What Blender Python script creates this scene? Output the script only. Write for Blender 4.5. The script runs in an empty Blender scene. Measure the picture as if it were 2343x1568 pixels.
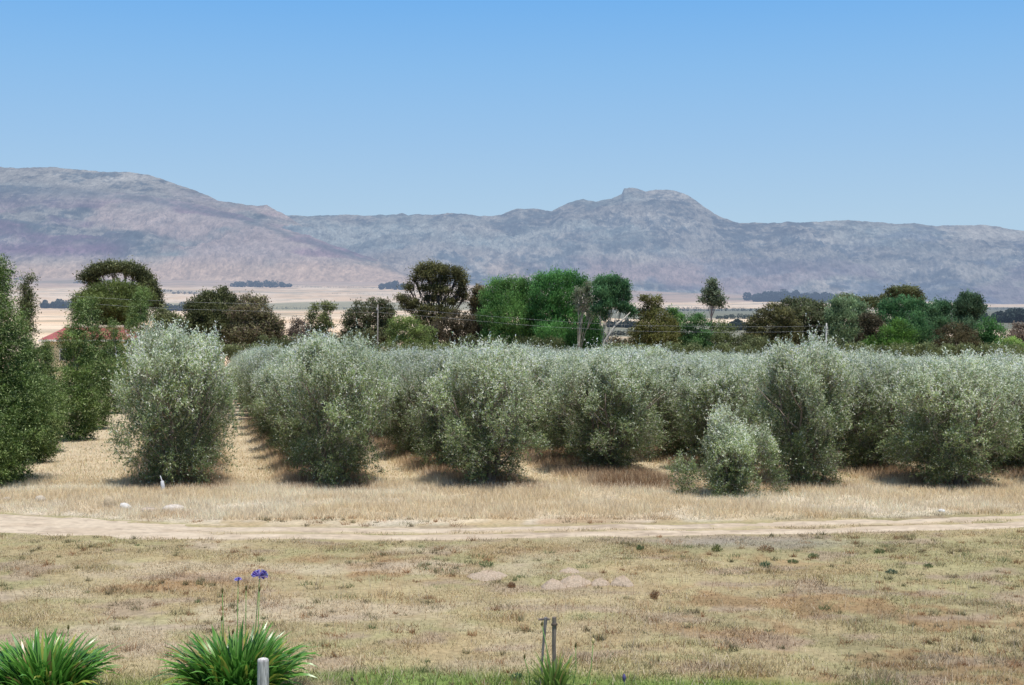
import bpy, math
import numpy as np
from mathutils import Vector

F = 2929.0; CX = 1171.5; CY = 784.0; YH = 700.0; HC = 5.0
PITCH = math.atan((CY - YH) / F)
scene = bpy.context.scene
COL = scene.collection
rng = np.random.default_rng(7)

# ------------------------------------------------------------------ noise
def _hash(ix, iy, seed):
    h = (ix.astype(np.int64) * 374761393 + iy.astype(np.int64) * 668265263 + seed * 1442695041) & 0xFFFFFFFF
    h = ((h ^ (h >> 13)) * 1274126177) & 0xFFFFFFFF
    h = (h ^ (h >> 16)) & 0xFFFFFFFF
    return h / 4294967295.0
def vnoise(x, y, seed=0):
    x = np.asarray(x, float); y = np.asarray(y, float)
    ix = np.floor(x); iy = np.floor(y); fx = x - ix; fy = y - iy
    fx = fx * fx * (3 - 2 * fx); fy = fy * fy * (3 - 2 * fy)
    a = _hash(ix, iy, seed); b = _hash(ix + 1, iy, seed); c = _hash(ix, iy + 1, seed); d = _hash(ix + 1, iy + 1, seed)
    return a + (b - a) * fx + (c - a) * fy + (a - b - c + d) * fx * fy
def fbm(x, y, seed=0, octv=4, gain=.5):
    s = 0; a = 1; t = 0
    for o in range(octv):
        s = s + a * vnoise(np.asarray(x) * 2 ** o + 13.7 * o, np.asarray(y) * 2 ** o - 7.1 * o, seed + o); t += a; a *= gain
    return s / t
def ridged(x, y, seed=0, octv=4, gain=.5):
    s = 0; a = 1; t = 0
    for o in range(octv):
        s = s + a * (1 - np.abs(2 * vnoise(x * 2 ** o + 3.1 * o, y * 2 ** o + 9.2 * o, seed + o) - 1)); t += a; a *= gain
    return s / t
def sstep(a, b, x):
    t = np.clip((np.asarray(x, float) - a) / (b - a), 0, 1)
    return t * t * (3 - 2 * t)

# ------------------------------------------------------------------ pixel -> world (survey of the photo)
def ray(px, py):
    dx = (px - CX) / F; dy = (CY - py) / F
    c, s = math.cos(PITCH), math.sin(PITCH)
    return dx, c + dy * s, dy * c - s          # x, y(forward), z
def W(px, py, Y):
    x, y, z = ray(px, py); k = Y / y
    return (x * k, Y, HC + z * k)

# ------------------------------------------------------------------ terrain
def pxof(x, y):
    return CX + F * np.asarray(x, float) / np.maximum(y, .5)
FOOT_X = [-3000, 0, 900, 1300, 1600, 1900, 2300, 4500]
FOOT_Y = [640, 641, 648, 660, 672, 684, 696, 700]
def gz(x, y):
    x = np.asarray(x, float); y = np.asarray(y, float)
    r = np.sqrt(x * x + y * y)
    z = -0.031 * np.clip(y - 34, 0, 76)
    z = z - 2.7 * sstep(105, 330, r)
    yf = np.interp(pxof(x, y), FOOT_X, FOOT_Y)
    zf = (YH - yf) * 7200 / F
    z = z + (zf + 9) * sstep(2600, 7200, r) ** 1.25
    z = z + (fbm(x / 2.2, y / 2.2, 5, 3) - .5) * .10 * (1 - sstep(60, 200, r))
    z = z + (fbm(x / 420, y / 420, 9, 3) - .5) * 3.0 * sstep(260, 1200, r)
    return z
def gzs(x, y): return float(gz(np.array([x]), np.array([y]))[0])
def ground_at(px, py):
    """point of the terrain seen at a place of the photo (near field)"""
    lo, hi = 8.0, 400.0
    for _ in range(40):
        m = (lo + hi) / 2; p = W(px, py, m)
        if p[2] > gzs(p[0], m): lo = m
        else: hi = m
    p = W(px, py, lo); return (p[0], lo, gzs(p[0], lo))

ROAD_X = [-600, 0, 200, 450, 700, 1171, 1700, 2343, 3000]
ROAD_T = [1158, 1176, 1187, 1203, 1209, 1204, 1195, 1178, 1160]
ROAD_B = [1210, 1224, 1232, 1240, 1241, 1237, 1229, 1213, 1196]
def road_pts(px):
    t = np.interp(px, ROAD_X, ROAD_T); b = np.interp(px, ROAD_X, ROAD_B)
    Yt = HC * F / (t - YH); Yb = HC * F / (b - YH)
    return Yt, Yb
def road_v(x, y):
    """-1 near edge .. +1 far edge of the track"""
    Yt, Yb = road_pts(pxof(x, y))
    return (2 * (y - Yb) / (Yt - Yb) - 1)

ROW_DX = -0.245                                   # rows run up and to the left
ROW_X = [-9.45 + 4.33 * i for i in range(18)]       # where each row crosses Y = 36
def row_dist(x, y):
    u = (x - ROW_DX * (y - 36) - ROW_X[0]) / 4.33
    d = np.abs(u - np.round(u)) * 4.33
    return np.where(u > -.5, d, 9.0)

L3 = lambda *a: np.array(a, float)
STRAW = L3(.50, .395, .255); PALE = L3(.57, .475, .35); GREENY = L3(.255, .240, .125); RUST = L3(.29, .165, .085)
SOIL = L3(.37, .285, .21); DKBR = L3(.17, .125, .08); LUSH = L3(.16, .245, .055); GREY = L3(.30, .285, .26); GOLD = L3(.44, .30, .13)
def mixc(a, b, t):
    return a + (b - a) * np.asarray(t)[..., None]
def near_colour(x, y):
    """colour of the dry grass land from the lawn to the end of the orchard"""
    x = np.asarray(x, float); y = np.asarray(y, float)
    n1 = fbm(x / 3.2, y / 2.2, 21, 4); n2 = fbm(x / 1.3, y / .9, 31, 4); n3 = fbm(x / 5.0, y / 3.0, 41, 3); n4 = fbm(x / .5, y / .4, 51, 3)
    c = np.broadcast_to(L3(.43, .355, .205), x.shape + (3,)).copy()
    c = mixc(c, GREENY * 1.25, .72 * sstep(.42, .62, .6 * n1 + .4 * n4))
    c = mixc(c, RUST * 1.15, .60 * sstep(.50, .62, .45 * n2 + .55 * fbm(x / .55, y / .5, 33, 4)) * sstep(28, 24.5, y) * (.35 + .65 * sstep(.4, .6, n3)))
    c = mixc(c, SOIL, .7 * sstep(.60, .72, fbm(x / 1.3, y / .6, 61, 4)))
    c = mixc(c, DKBR, .45 * sstep(.56, .70, n3) * sstep(.4, .6, n4) * sstep(-2, 7, x))
    c = mixc(c, PALE * .95, .55 * sstep(.50, .66, fbm(x / 2.0, y / 1.1, 71, 4)) * sstep(3.5, -1.5, x))
    # lush strip under the viewer
    lush = sstep(17.9, 16.9, y + 1.2 * (n1 - .5) + .4 * np.abs(x + 1.5) / 3) * sstep(.25, .55, n2 + .08)
    c = mixc(c, LUSH, lush * .9)
    # grey gravel by the track
    g = np.exp(-((x - 5.2) / 1.9) ** 2 - ((y - 27.0) / .55) ** 2)
    c = mixc(c, GREY, np.clip(g * .8, 0, .5))
    # verge and orchard floor: pale straw
    rv = road_v(x, y)
    far = sstep(1.0, 1.25, rv)
    v = mixc(np.broadcast_to(STRAW * 1.2, x.shape + (3,)), PALE * 1.15, sstep(.35, .65, n1))
    v = mixc(v, GREENY, .5 * sstep(.45, .62, n2) * sstep(1.9, 1.0, rv))
    v = mixc(v, RUST * 1.15, .65 * sstep(.47, .60, fbm(x / 1.6, y / .9, 81, 3)) * sstep(2.9, 1.2, rv) * sstep(-11, -8, x) * sstep(5, 0, x))
    v = mixc(v, GOLD, .5 * sstep(.5, .64, fbm(x / .9, y / .8, 91, 3)) * sstep(3.4, 1.2, rv))
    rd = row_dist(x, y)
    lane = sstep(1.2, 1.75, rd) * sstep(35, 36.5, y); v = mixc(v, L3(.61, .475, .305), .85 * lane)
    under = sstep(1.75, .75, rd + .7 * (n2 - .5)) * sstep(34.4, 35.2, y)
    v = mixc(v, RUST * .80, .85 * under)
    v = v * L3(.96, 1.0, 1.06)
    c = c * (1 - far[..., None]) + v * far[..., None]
    k = .86 + .28 * n4
    return np.clip(c * k[..., None], 0, .9)
def far_colour(x, y, z):
    r = np.sqrt(x * x + y * y); px = pxof(x, y)
    ya = YH + F * (HC - z) / np.maximum(y, 1)
    w = ya + 5 * (fbm(px / 160, r / 900, 111, 3) - .5) * 2
    n = fbm(x / 90, y / 160, 121, 4)
    straw = L3(.74, .54, .36); pale = L3(.80, .63, .46); pink = L3(.46, .33, .26); scrub = L3(.15, .17, .13); grn = L3(.30, .29, .17)
    c = np.broadcast_to(straw, x.shape + (3,)).copy()
    c = mixc(c, pale, sstep(.4, .6, n))
    left = sstep(1350, 1150, px)
    c = mixc(c, grn, .85 * left * sstep(690, 693, w) * sstep(712, 708, w) * sstep(300, 420, px))
    c = mixc(c, pink, .75 * sstep(664, 650, w + 6 * (n - .5)))
    mid = sstep(1300, 1400, px) * sstep(2050, 1900, px)
    c = mixc(c, pink * .9, .8 * mid * sstep(694, 690, w))
    c = mixc(c, scrub, .9 * mid * sstep(705, 708, w) * sstep(729, 726, w))
    c = mixc(c, scrub, .85 * mid * sstep(736, 740, w) * (.3 + .7 * sstep(.35, .55, n)))
    rt = sstep(1950, 2100, px)
    c = mixc(c, scrub * .8, .92 * rt * sstep(700, 706, w) * sstep(760, 750, w))
    c = mixc(c, scrub * 1.2, .35 * sstep(.58, .70, fbm(x / 60, y / 40, 131, 3)))
    ln = sstep(.93, .97, 1 - np.abs(2 * vnoise(px / 900 + 3, w / 9, 141) - 1))
    c = mixc(c, scrub, .45 * ln)
    return c

# ------------------------------------------------------------------ mesh helpers
def raw_mesh(name, co, faces_n, idx, cols=None, smooth=False):
    """co (n,3); idx flat loop vertex indices; faces_n verts per face (const)"""
    me = bpy.data.meshes.new(name)
    co = np.ascontiguousarray(co, dtype=np.float32); idx = np.ascontiguousarray(idx, dtype=np.int32).ravel()
    nf = len(idx) // faces_n
    me.vertices.add(len(co)); me.vertices.foreach_set('co', co.ravel())
    me.loops.add(len(idx)); me.loops.foreach_set('vertex_index', idx)
    me.polygons.add(nf); me.polygons.foreach_set('loop_start', np.arange(0, nf * faces_n, faces_n, dtype=np.int32))
    me.polygons.foreach_set('loop_total', np.full(nf, faces_n, dtype=np.int32))
    if smooth: me.polygons.foreach_set('use_smooth', np.ones(nf, dtype=bool))
    if cols is not None:
        at = me.attributes.new('Col', 'FLOAT_COLOR', 'POINT')
        c4 = np.ones((len(co), 4), dtype=np.float32); c4[:, :3] = cols
        at.data.foreach_set('color', c4.ravel())
    me.update(calc_edges=True)
    return me
class MB:
    def __init__(s): s.v = []; s.f = []; s.c = []; s.n = 0
    def add(s, v, f, c=(.3, .3, .3)):
        v = np.asarray(v, float); s.v.append(v); s.f.append(np.asarray(f, int) + s.n)
        c = np.asarray(c, float); s.c.append(np.broadcast_to(c, (len(v), 3))); s.n += len(v)
    def tube(s, pts, rad, seg=7, c=(.3, .3, .3), cap=True, jit=0):
        pts = [Vector(p) for p in pts]; vs = []
        for i, p in enumerate(pts):
            a = pts[max(i - 1, 0)]; b = pts[min(i + 1, len(pts) - 1)]
            t = (b - a); t = t.normalized() if t.length > 1e-9 else Vector((0, 0, 1))
            u = t.cross(Vector((0, 1, .01)) if abs(t.y) < .9 else Vector((1, 0, 0))).normalized(); w = t.cross(u)
            for k in range(seg):
                an = 2 * math.pi * k / seg; rr = rad[i] * (1 + (jit * (rng.random() - .5) if jit else 0))
                vs.append(p + u * math.cos(an) * rr + w * math.sin(an) * rr)
        fs = []
        for i in range(len(pts) - 1):
            for k in range(seg):
                k2 = (k + 1) % seg
                fs.append((i * seg + k, i * seg + k2, (i + 1) * seg + k2, (i + 1) * seg + k))
        if cap:
            vs.append(pts[-1] + (pts[-1] - pts[-2]).normalized() * rad[-1] * .3); e = len(vs) - 1; b = (len(pts) - 1) * seg
            for k in range(0, seg): fs.append((b + k, b + (k + 1) % seg, e, e))
        s.add([tuple(v) for v in vs], fs, c)
    def box(s, lo, hi, c=(.3, .3, .3)):
        x0, y0, z0 = lo; x1, y1, z1 = hi
        v = [(x0, y0, z0), (x1, y0, z0), (x1, y1, z0), (x0, y1, z0), (x0, y0, z1), (x1, y0, z1), (x1, y1, z1), (x0, y1, z1)]
        s.add(v, [(0, 3, 2, 1), (4, 5, 6, 7), (0, 1, 5, 4), (1, 2, 6, 5), (2, 3, 7, 6), (3, 0, 4, 7)], c)
    def mesh(s, name, smooth=False):
        v = np.concatenate(s.v); f = np.concatenate(s.f); c = np.concatenate(s.c)
        me = bpy.data.meshes.new(name)
        fl = [tuple(dict.fromkeys(q)) for q in f.tolist()]
        me.from_pydata(v.tolist(), [], fl)
        at = me.attributes.new('Col', 'FLOAT_COLOR', 'POINT'); c4 = np.ones((len(v), 4), dtype=np.float32); c4[:, :3] = c
        at.data.foreach_set('color', c4.ravel())
        if smooth: me.polygons.foreach_set('use_smooth', np.ones(len(me.polygons), dtype=bool))
        me.update(); return me
def link(name, me, mat=None, parent=None, loc=None):
    o = bpy.data.objects.new(name, me); COL.objects.link(o)
    if mat is not None and not me.materials: me.materials.append(mat)
    if parent is not None: o.parent = parent
    if loc is not None: o.location = loc
    return o
def tag(o, label=None, cat=None, group=None, kind=None):
    if label: o['label'] = label
    if cat: o['category'] = cat
    if group: o['group'] = group
    if kind: o['kind'] = kind
    return o
def thing(name, label, cat, loc, group=None, rz=0, sc=(1, 1, 1)):
    o = bpy.data.objects.new(name, None); COL.objects.link(o); o.location = loc; o.rotation_euler = (0, 0, rz); o.scale = sc
    o.empty_display_size = .3
    return tag(o, label, cat, group)

# ------------------------------------------------------------------ materials
AIR = (.262, .352, .520, 1); HAZE_L = 8500.0  # airlight colour and reach of the haze painted into the materials
def new_mat(name):
    m = bpy.data.materials.new(name); m.use_nodes = True; nt = m.node_tree; nt.nodes.clear()
    out = nt.nodes.new('ShaderNodeOutputMaterial'); return m, nt, out
def N(nt, t, **kw):
    n = nt.nodes.new(t)
    for k, v in kw.items(): setattr(n, k, v)
    return n
def colattr(nt):
    a = N(nt, 'ShaderNodeAttribute'); a.attribute_name = 'Col'; return a.outputs['Color']
def noise(nt, scale, detail=4, rough=.55, vec=None):
    n = N(nt, 'ShaderNodeTexNoise'); n.inputs['Scale'].default_value = scale; n.inputs['Detail'].default_value = detail; n.inputs['Roughness'].default_value = rough
    if vec is not None: nt.links.new(vec, n.inputs['Vector'])
    return n.outputs['Fac']
def mathn(nt, op, a, b=None):
    n = N(nt, 'ShaderNodeMath'); n.operation = op
    for i, v in enumerate((a, b)):
        if v is None: continue
        if isinstance(v, (int, float)): n.inputs[i].default_value = v
        else: nt.links.new(v, n.inputs[i])
    return n.outputs[0]
def maprange(nt, v, a, b, c, d):
    n = N(nt, 'ShaderNodeMapRange'); nt.links.new(v, n.inputs[0])
    for i, q in enumerate((a, b, c, d)): n.inputs[i + 1].default_value = q
    return n.outputs[0]
def scalecol(nt, col, fac):
    n = N(nt, 'ShaderNodeVectorMath'); n.operation = 'SCALE'; nt.links.new(col, n.inputs[0])
    if isinstance(fac, (int, float)): n.inputs['Scale'].default_value = fac
    else: nt.links.new(fac, n.inputs['Scale'])
    return n.outputs[0]
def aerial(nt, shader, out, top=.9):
    """distance haze painted into the material as airlight emission: grows with the distance of the surface from the lawn"""
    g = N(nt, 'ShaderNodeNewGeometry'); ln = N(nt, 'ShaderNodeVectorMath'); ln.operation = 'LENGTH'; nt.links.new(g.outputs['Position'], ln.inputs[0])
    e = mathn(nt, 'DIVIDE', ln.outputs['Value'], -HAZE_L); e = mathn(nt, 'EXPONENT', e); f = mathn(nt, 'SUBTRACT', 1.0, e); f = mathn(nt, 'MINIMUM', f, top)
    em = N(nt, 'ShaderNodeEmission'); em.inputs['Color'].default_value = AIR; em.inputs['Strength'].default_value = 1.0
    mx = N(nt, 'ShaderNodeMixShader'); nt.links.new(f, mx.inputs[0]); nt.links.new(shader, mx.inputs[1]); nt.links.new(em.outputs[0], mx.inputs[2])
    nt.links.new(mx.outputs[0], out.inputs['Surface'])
def leaf_mat(name, transl=.3, rough=.5, spec=.35, haze=False, gain=1.0):
    m, nt, out = new_mat(name); c = colattr(nt)
    oi = N(nt, 'ShaderNodeObjectInfo'); k = maprange(nt, oi.outputs['Random'], 0, 1, .88 * gain, 1.12 * gain); c = scalecol(nt, c, k)
    p = N(nt, 'ShaderNodeBsdfPrincipled'); nt.links.new(c, p.inputs['Base Color']); p.inputs['Roughness'].default_value = rough; p.inputs['Specular IOR Level'].default_value = spec
    t = N(nt, 'ShaderNodeBsdfTranslucent'); nt.links.new(scalecol(nt, c, 1.3), t.inputs['Color'])
    mx = N(nt, 'ShaderNodeMixShader'); mx.inputs[0].default_value = transl
    nt.links.new(p.outputs[0], mx.inputs[1]); nt.links.new(t.outputs[0], mx.inputs[2])
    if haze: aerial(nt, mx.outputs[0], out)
    else: nt.links.new(mx.outputs[0], out.inputs['Surface'])
    return m
def rough_mat(name, scale=6, lo=.75, hi=1.25, rough=.9, bump=.3, haze=False, vscale=(1, 1, 1), dist=.01):
    """vertex colour broken up by noise"""
    m, nt, out = new_mat(name); c = colattr(nt)
    tc = N(nt, 'ShaderNodeTexCoord'); mp = N(nt, 'ShaderNodeMapping'); mp.inputs['Scale'].default_value = vscale; nt.links.new(tc.outputs['Object'], mp.inputs[0])
    n = noise(nt, scale, 6, .62, mp.outputs[0]); k = maprange(nt, n, .3, .7, lo, hi)
    p = N(nt, 'ShaderNodeBsdfPrincipled'); nt.links.new(scalecol(nt, c, k), p.inputs['Base Color']); p.inputs['Roughness'].default_value = rough; p.inputs['Specular IOR Level'].default_value = .15
    if bump:
        b = N(nt, 'ShaderNodeBump'); b.inputs['Strength'].default_value = bump; b.inputs['Distance'].default_value = dist; nt.links.new(n, b.inputs['Height']); nt.links.new(b.outputs[0], p.inputs['Normal'])
    if haze: aerial(nt, p.outputs[0], out)
    else: nt.links.new(p.outputs[0], out.inputs['Surface'])
    return m
M = {}
M['olive'] = leaf_mat('olive_leaves', .40, .45, .38)
M['leaf'] = leaf_mat('tree_leaves', .38, .5, .35, gain=1.1)
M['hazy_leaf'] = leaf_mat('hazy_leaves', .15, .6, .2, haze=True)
M['strap'] = leaf_mat('strap_leaves', .25, .32, .5)
M['petal'] = leaf_mat('petals', .35, .5, .2)
M['grass'] = leaf_mat('dry_grass', .25, .7, .15)
M['bark'] = rough_mat('bark', 9, .6, 1.35, vscale=(1, 1, .25), bump=.6)
M['wood'] = rough_mat('weathered_wood', 34, .42, 1.35, vscale=(1, 1, .14), bump=.7, rough=.85)
M['stone'] = rough_mat('stone', 14, .7, 1.2, bump=.6, dist=.02)
M['earth'] = rough_mat('loose_earth', 30, .7, 1.25, bump=.8, dist=.02)
M['paint'] = rough_mat('painted_wall', 3, .9, 1.08, bump=.05, rough=.7)
M['roof'] = rough_mat('roof_sheet', 1.5, .85, 1.12, bump=.1, rough=.55)
M['track'] = rough_mat('sandy_track', 5, .84, 1.12, bump=.35, dist=.02)
M['wire'] = rough_mat('wire', 3, .95, 1.05, bump=0, rough=.5)
def glass_mat():
    m, nt, out = new_mat('window_glass'); p = N(nt, 'ShaderNodeBsdfPrincipled'); p.inputs['Base Color'].default_value = (.03, .035, .04, 1); p.inputs['Roughness'].default_value = .08
    nt.links.new(p.outputs[0], out.inputs['Surface']); return m
M['glass'] = glass_mat()
def ground_mat():
    m, nt, out = new_mat('dry_ground'); c = colattr(nt); g = N(nt, 'ShaderNodeNewGeometry'); v = g.outputs['Position']
    n1 = noise(nt, 9, 8, .7, v); n2 = noise(nt, 1.1, 6, .65, v); n3 = noise(nt, .02, 6, .6, v)
    k = mathn(nt, 'MULTIPLY', maprange(nt, n1, .28, .72, .62, 1.3), maprange(nt, n2, .3, .7, .86, 1.12)); k = mathn(nt, 'MULTIPLY', k, maprange(nt, n3, .3, .7, .92, 1.07))
    p = N(nt, 'ShaderNodeBsdfPrincipled'); nt.links.new(scalecol(nt, c, k), p.inputs['Base Color']); p.inputs['Roughness'].default_value = .95; p.inputs['Specular IOR Level'].default_value = .05
    b = N(nt, 'ShaderNodeBump'); b.inputs['Strength'].default_value = .5; b.inputs['Distance'].default_value = .03; nt.links.new(n1, b.inputs['Height']); nt.links.new(b.outputs[0], p.inputs['Normal'])
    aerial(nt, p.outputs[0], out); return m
M['ground'] = ground_mat()
def rock_mat(cap, name):
    m, nt, out = new_mat(name); c = colattr(nt); g = N(nt, 'ShaderNodeNewGeometry'); v = g.outputs['Position']
    mp = N(nt, 'ShaderNodeMapping'); mp.inputs['Scale'].default_value = (1, .22, .8); nt.links.new(v, mp.inputs[0]); v = mp.outputs[0]
    n1 = noise(nt, .016, 9, .72, v); n2 = noise(nt, .05, 6, .7, v)
    k = mathn(nt, 'MULTIPLY', maprange(nt, n1, .34, .66, .74, 1.24), maprange(nt, n2, .32, .68, .68, 1.34))
    p = N(nt, 'ShaderNodeBsdfDiffuse'); nt.links.new(scalecol(nt, c, k), p.inputs['Color'])
    b = N(nt, 'ShaderNodeBump'); b.inputs['Strength'].default_value = .8; b.inputs['Distance'].default_value = 32; nt.links.new(n1, b.inputs['Height']); nt.links.new(b.outputs[0], p.inputs['Normal'])
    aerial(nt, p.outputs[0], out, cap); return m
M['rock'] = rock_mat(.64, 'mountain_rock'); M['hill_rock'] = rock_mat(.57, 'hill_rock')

# ------------------------------------------------------------------ ground sheet
def polar_sheet(name, rs, ths, zfun, cfun, mat):
    R, T = np.meshgrid(rs, ths, indexing='ij')
    x = R * np.sin(T); y = R * np.cos(T)
    z = zfun(x, y, R, T); c = cfun(x, y, z, R, T)
    nr, nt_ = R.shape
    i = (np.arange(nr - 1)[:, None] * nt_ + np.arange(nt_ - 1)[None, :]).ravel()
    idx = np.stack([i, i + 1, i + nt_ + 1, i + nt_], 1)
    me = raw_mesh(name, np.stack([x, y, z], -1).reshape(-1, 3), 4, idx, c.reshape(-1, 3), True)
    o = link(name, me, mat); return tag(o, kind='structure')
ths = np.concatenate([np.radians(np.linspace(-85, -26, 60)[:-1]), np.radians(np.linspace(-26, 26, 520)), np.radians(np.linspace(26, 85, 60)[1:])])
rs = np.concatenate([np.linspace(1, 14, 14)[:-1], np.exp(np.linspace(math.log(14), math.log(7600), 760))])
def gcol(x, y, z, R, T):
    near = near_colour(x, y); far = far_colour(x, y, z); t = sstep(115, 200, R)[..., None]
    return near * (1 - t) + far * t
polar_sheet('ground', rs, ths, lambda x, y, R, T: gz(x, y), gcol, M['ground'])

# ------------------------------------------------------------------ mountains
RX = [-3000, -300, 300, 600, 640, 700, 800, 860, 905, 920, 935, 952, 985, 1040, 1090, 1130, 1180, 1230, 1262, 1300, 1335, 1365, 1400, 1422, 1427, 1445, 1475, 1500, 1540, 1580, 1610, 1650, 1690, 1760, 1840, 1900, 1940, 2000, 2050, 2090, 2130, 2190, 2250, 2300, 2343, 2600, 3200, 5500]
RY = [450, 480, 500, 492, 490, 494, 493, 493, 490, 485, 491, 488, 490, 488, 495, 494, 477, 476, 482, 464, 458, 463, 457, 447, 434, 432, 438, 434, 437, 450, 473, 496, 508, 510, 509, 506, 503, 509, 513, 511, 517, 516, 514, 523, 527, 545, 520, 560]
LX = [-3000, -400, 0, 60, 130, 180, 230, 300, 340, 380, 430, 470, 500, 540, 590, 612, 640, 700, 760, 830, 900, 960, 1100, 5000]
LY = [520, 395, 384, 386, 384, 388, 394, 396, 401, 413, 430, 446, 459, 466, 474, 472, 485, 520, 555, 590, 620, 645, 705, 760]
L2X = [-3000, -400, 0, 100, 200, 330, 450, 560, 700, 800, 900, 1000, 1120, 5000]
L2Y = [560, 440, 424, 428, 433, 446, 468, 496, 540, 574, 606, 640, 705, 760]
def range_z(x, y, R, T, prof, Rf, Rc, amp, seed, yfoot=None, pw=.85):
    px = pxof(x, y)
    yc = np.interp(px, *prof) + 2.5 * (fbm(px / 14, px * 0 + seed, seed, 4) - .5)
    yf = np.interp(px, FOOT_X, FOOT_Y) + 14
    t = (R - Rf) / (Rc - Rf)
    tt = np.clip(t, 0, 1)
    gx = np.linspace(-3500, 6000, 1900); gy = np.interp(gx, *prof); kn = np.exp(-np.linspace(-2.2, 2.2, 61) ** 2); kn /= kn.sum()
    ycs = np.interp(px + 60 * (fbm(x / 700, R / 700, seed + 3, 3) - .5) * (1 - tt), gx, np.convolve(gy, kn, 'same'))
    yc = yc * tt ** 5 + (np.maximum(ycs, yc) + 3) * (1 - tt ** 5)
    yc = yc + (3.5 * (ridged(px / 30, px * 0 + seed, seed + 2, 4, .7) - .6)) * sstep(.8, 1, tt)
    g = tt ** pw
    ya = yf + (np.minimum(yc, yf + 60) - yf) * g
    wx = x + 260 * (fbm(x / 900, y / 900, seed + 5, 3) - .5); wy = y + 260 * (fbm(x / 900, y / 900, seed + 6, 3) - .5)
    nz = (ridged(wx / 620, wy / 1500, seed + 20, 6, .56) - .62) * amp + (ridged(wx / 170, wy / 240, seed + 30, 5, .6) - .6) * amp * .38
    z = HC + (YH - ya) * y / F
    env = np.clip(tt * 4, 0, 1) * (1 - .90 * sstep(.72, 1.0, tt))
    z = z + nz * env * np.clip((yf - yc) / 120, .15, 1.2)
    back = np.clip(t - 1, 0, None)
    z = z - back * 900 - 4 * sstep(0, .3, back)
    return z
def mcol(x, y, z, R, T, seed, left):
    px = pxof(x, y); ya = YH + F * (HC - z) / np.maximum(y, 1)
    X = x; Z = 1.3 * z + .12 * y
    n = fbm(X / 330, Z / 260, seed, 5, .6); n2 = fbm(X / 90, Z / 70, seed + 9, 5, .65); n3 = fbm(X / 700, Z / 420, seed + 17, 4)
    rid = ridged(X / 150, Z / 90, seed + 60, 6, .72); fine = fbm(X / 26, Z / 20, seed + 70, 4, .75)
    rockl = L3(.34, .315, .265); scrub = L3(.085, .105, .11); green = L3(.24, .29, .26); purple = L3(.22, .10, .16); pinkr = L3(.56, .39, .33)
    c = mixc(np.broadcast_to(scrub, x.shape + (3,)), rockl, sstep(.42, .58, .40 * n + .36 * n2 + .24 * fine + .14 * (rid - .5)))
    c = mixc(c, green, .45 * sstep(.45, .65, n3)); c = c * (.72 + .48 * sstep(.38, .66, rid))[..., None]; c = c * (.80 + .32 * sstep(.38, .60, fbm(X / 900, Z / 240, seed + 90, 4)))[..., None]
    if left:
        low = sstep(420, 500, ya)
        c = mixc(c, pinkr, low * .6 * sstep(.42, .58, .5 * n + .5 * n3))
        c = mixc(c, purple, .55 * low * sstep(.48, .60, fbm(X / 520, Z / 200, seed + 40, 4)))
        c = mixc(c, purple * .9, .8 * np.exp(-((ya - 572 - 8 * (n - .5)) / 20) ** 2) * sstep(330, 230, px))
        c = mixc(c, green * .8 + .02, .8 * np.exp(-((ya - 583) / 4) ** 2 - ((px - 380) / 42) ** 2))
        c = mixc(c, L3(.58, .41, .29), .9 * sstep(575, 620, ya + 18 * (n - .5)))
        c = mixc(c, scrub, .65 * np.exp(-((ya - np.interp(px, L2X, L2Y) - 9) / 9) ** 2) * sstep(.3, .5, n2))
    else:
        c = mixc(c, L3(.50, .37, .27), .7 * sstep(560, 630, ya) * sstep(.38, .55, n) * sstep(2100, 1500, px))
        c = mixc(c, purple, .35 * sstep(560, 620, ya) * sstep(.5, .6, n3))
        c = mixc(c, L3(.12, .15, .22), .35 * sstep(1750, 2100, px) * sstep(.5, .35, n))
    return c
mth = np.concatenate([np.radians(np.linspace(-70, -24, 70)[:-1]), np.radians(np.linspace(-24, 24, 1500)), np.radians(np.linspace(24, 70, 70)[1:])])
def zR(x, y, R, T): return range_z(x, y, R, T, (RX, RY), 7500, 10600, 260, 300)
def zL(x, y, R, T): return np.maximum(range_z(x, y, R, T, (LX, LY), 7300, 9800, 170, 500), range_z(x, y, R, T, (L2X, L2Y), 6500, 8300, 210, 600, pw=.95))
polar_sheet('mountain_range', np.concatenate([np.linspace(6900, 10750, 420), np.linspace(10800, 12500, 10)]), mth, zR, lambda x, y, z, R, T: mcol(x, y, z, R, T, 800, False), M['rock'])
mthl = mth[mth < math.radians(2)]
polar_sheet('rocky_hills', np.concatenate([np.linspace(6200, 9950, 400), np.linspace(10000, 11000, 8)]), mthl, zL, lambda x, y, z, R, T: mcol(x, y, z, R, T, 900, True), M['hill_rock'])

# ------------------------------------------------------------------ dirt track
px = np.linspace(-560, 2950, 700); vv = np.linspace(-1.25, 1.25, 34)
Yt, Yb = road_pts(px)
Yt = np.interp(np.arange(700), np.arange(700), np.convolve(np.pad(Yt, 30, 'edge'), np.ones(61) / 61, 'valid')); Yb = np.convolve(np.pad(Yb, 30, 'edge'), np.ones(61) / 61, 'valid')
P, V = np.meshgrid(px, vv, indexing='ij')
Yr = (Yb + Yt)[:, None] / 2 + V * (Yt - Yb)[:, None] / 2
Xr = (P - CX) / F * Yr
edge = 1 - np.clip(np.abs(V), 0, 1.25) ** 3
Zr = gz(Xr, Yr) + .030 * np.clip(edge, -.9, 1) + .06 * (fbm(Xr / .9, Yr / .30, 77, 4) - .5) - .006 - .02 * sstep(.25, .42, np.minimum(np.abs(V - .5), np.abs(V + .52))) * sstep(350, 620, P)
rutd = np.minimum(np.abs(V - .50 - .1 * (fbm(Xr / 3, Yr * 0, 78) - .5)), np.abs(V + .52))
right = sstep(350, 620, P)
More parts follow.
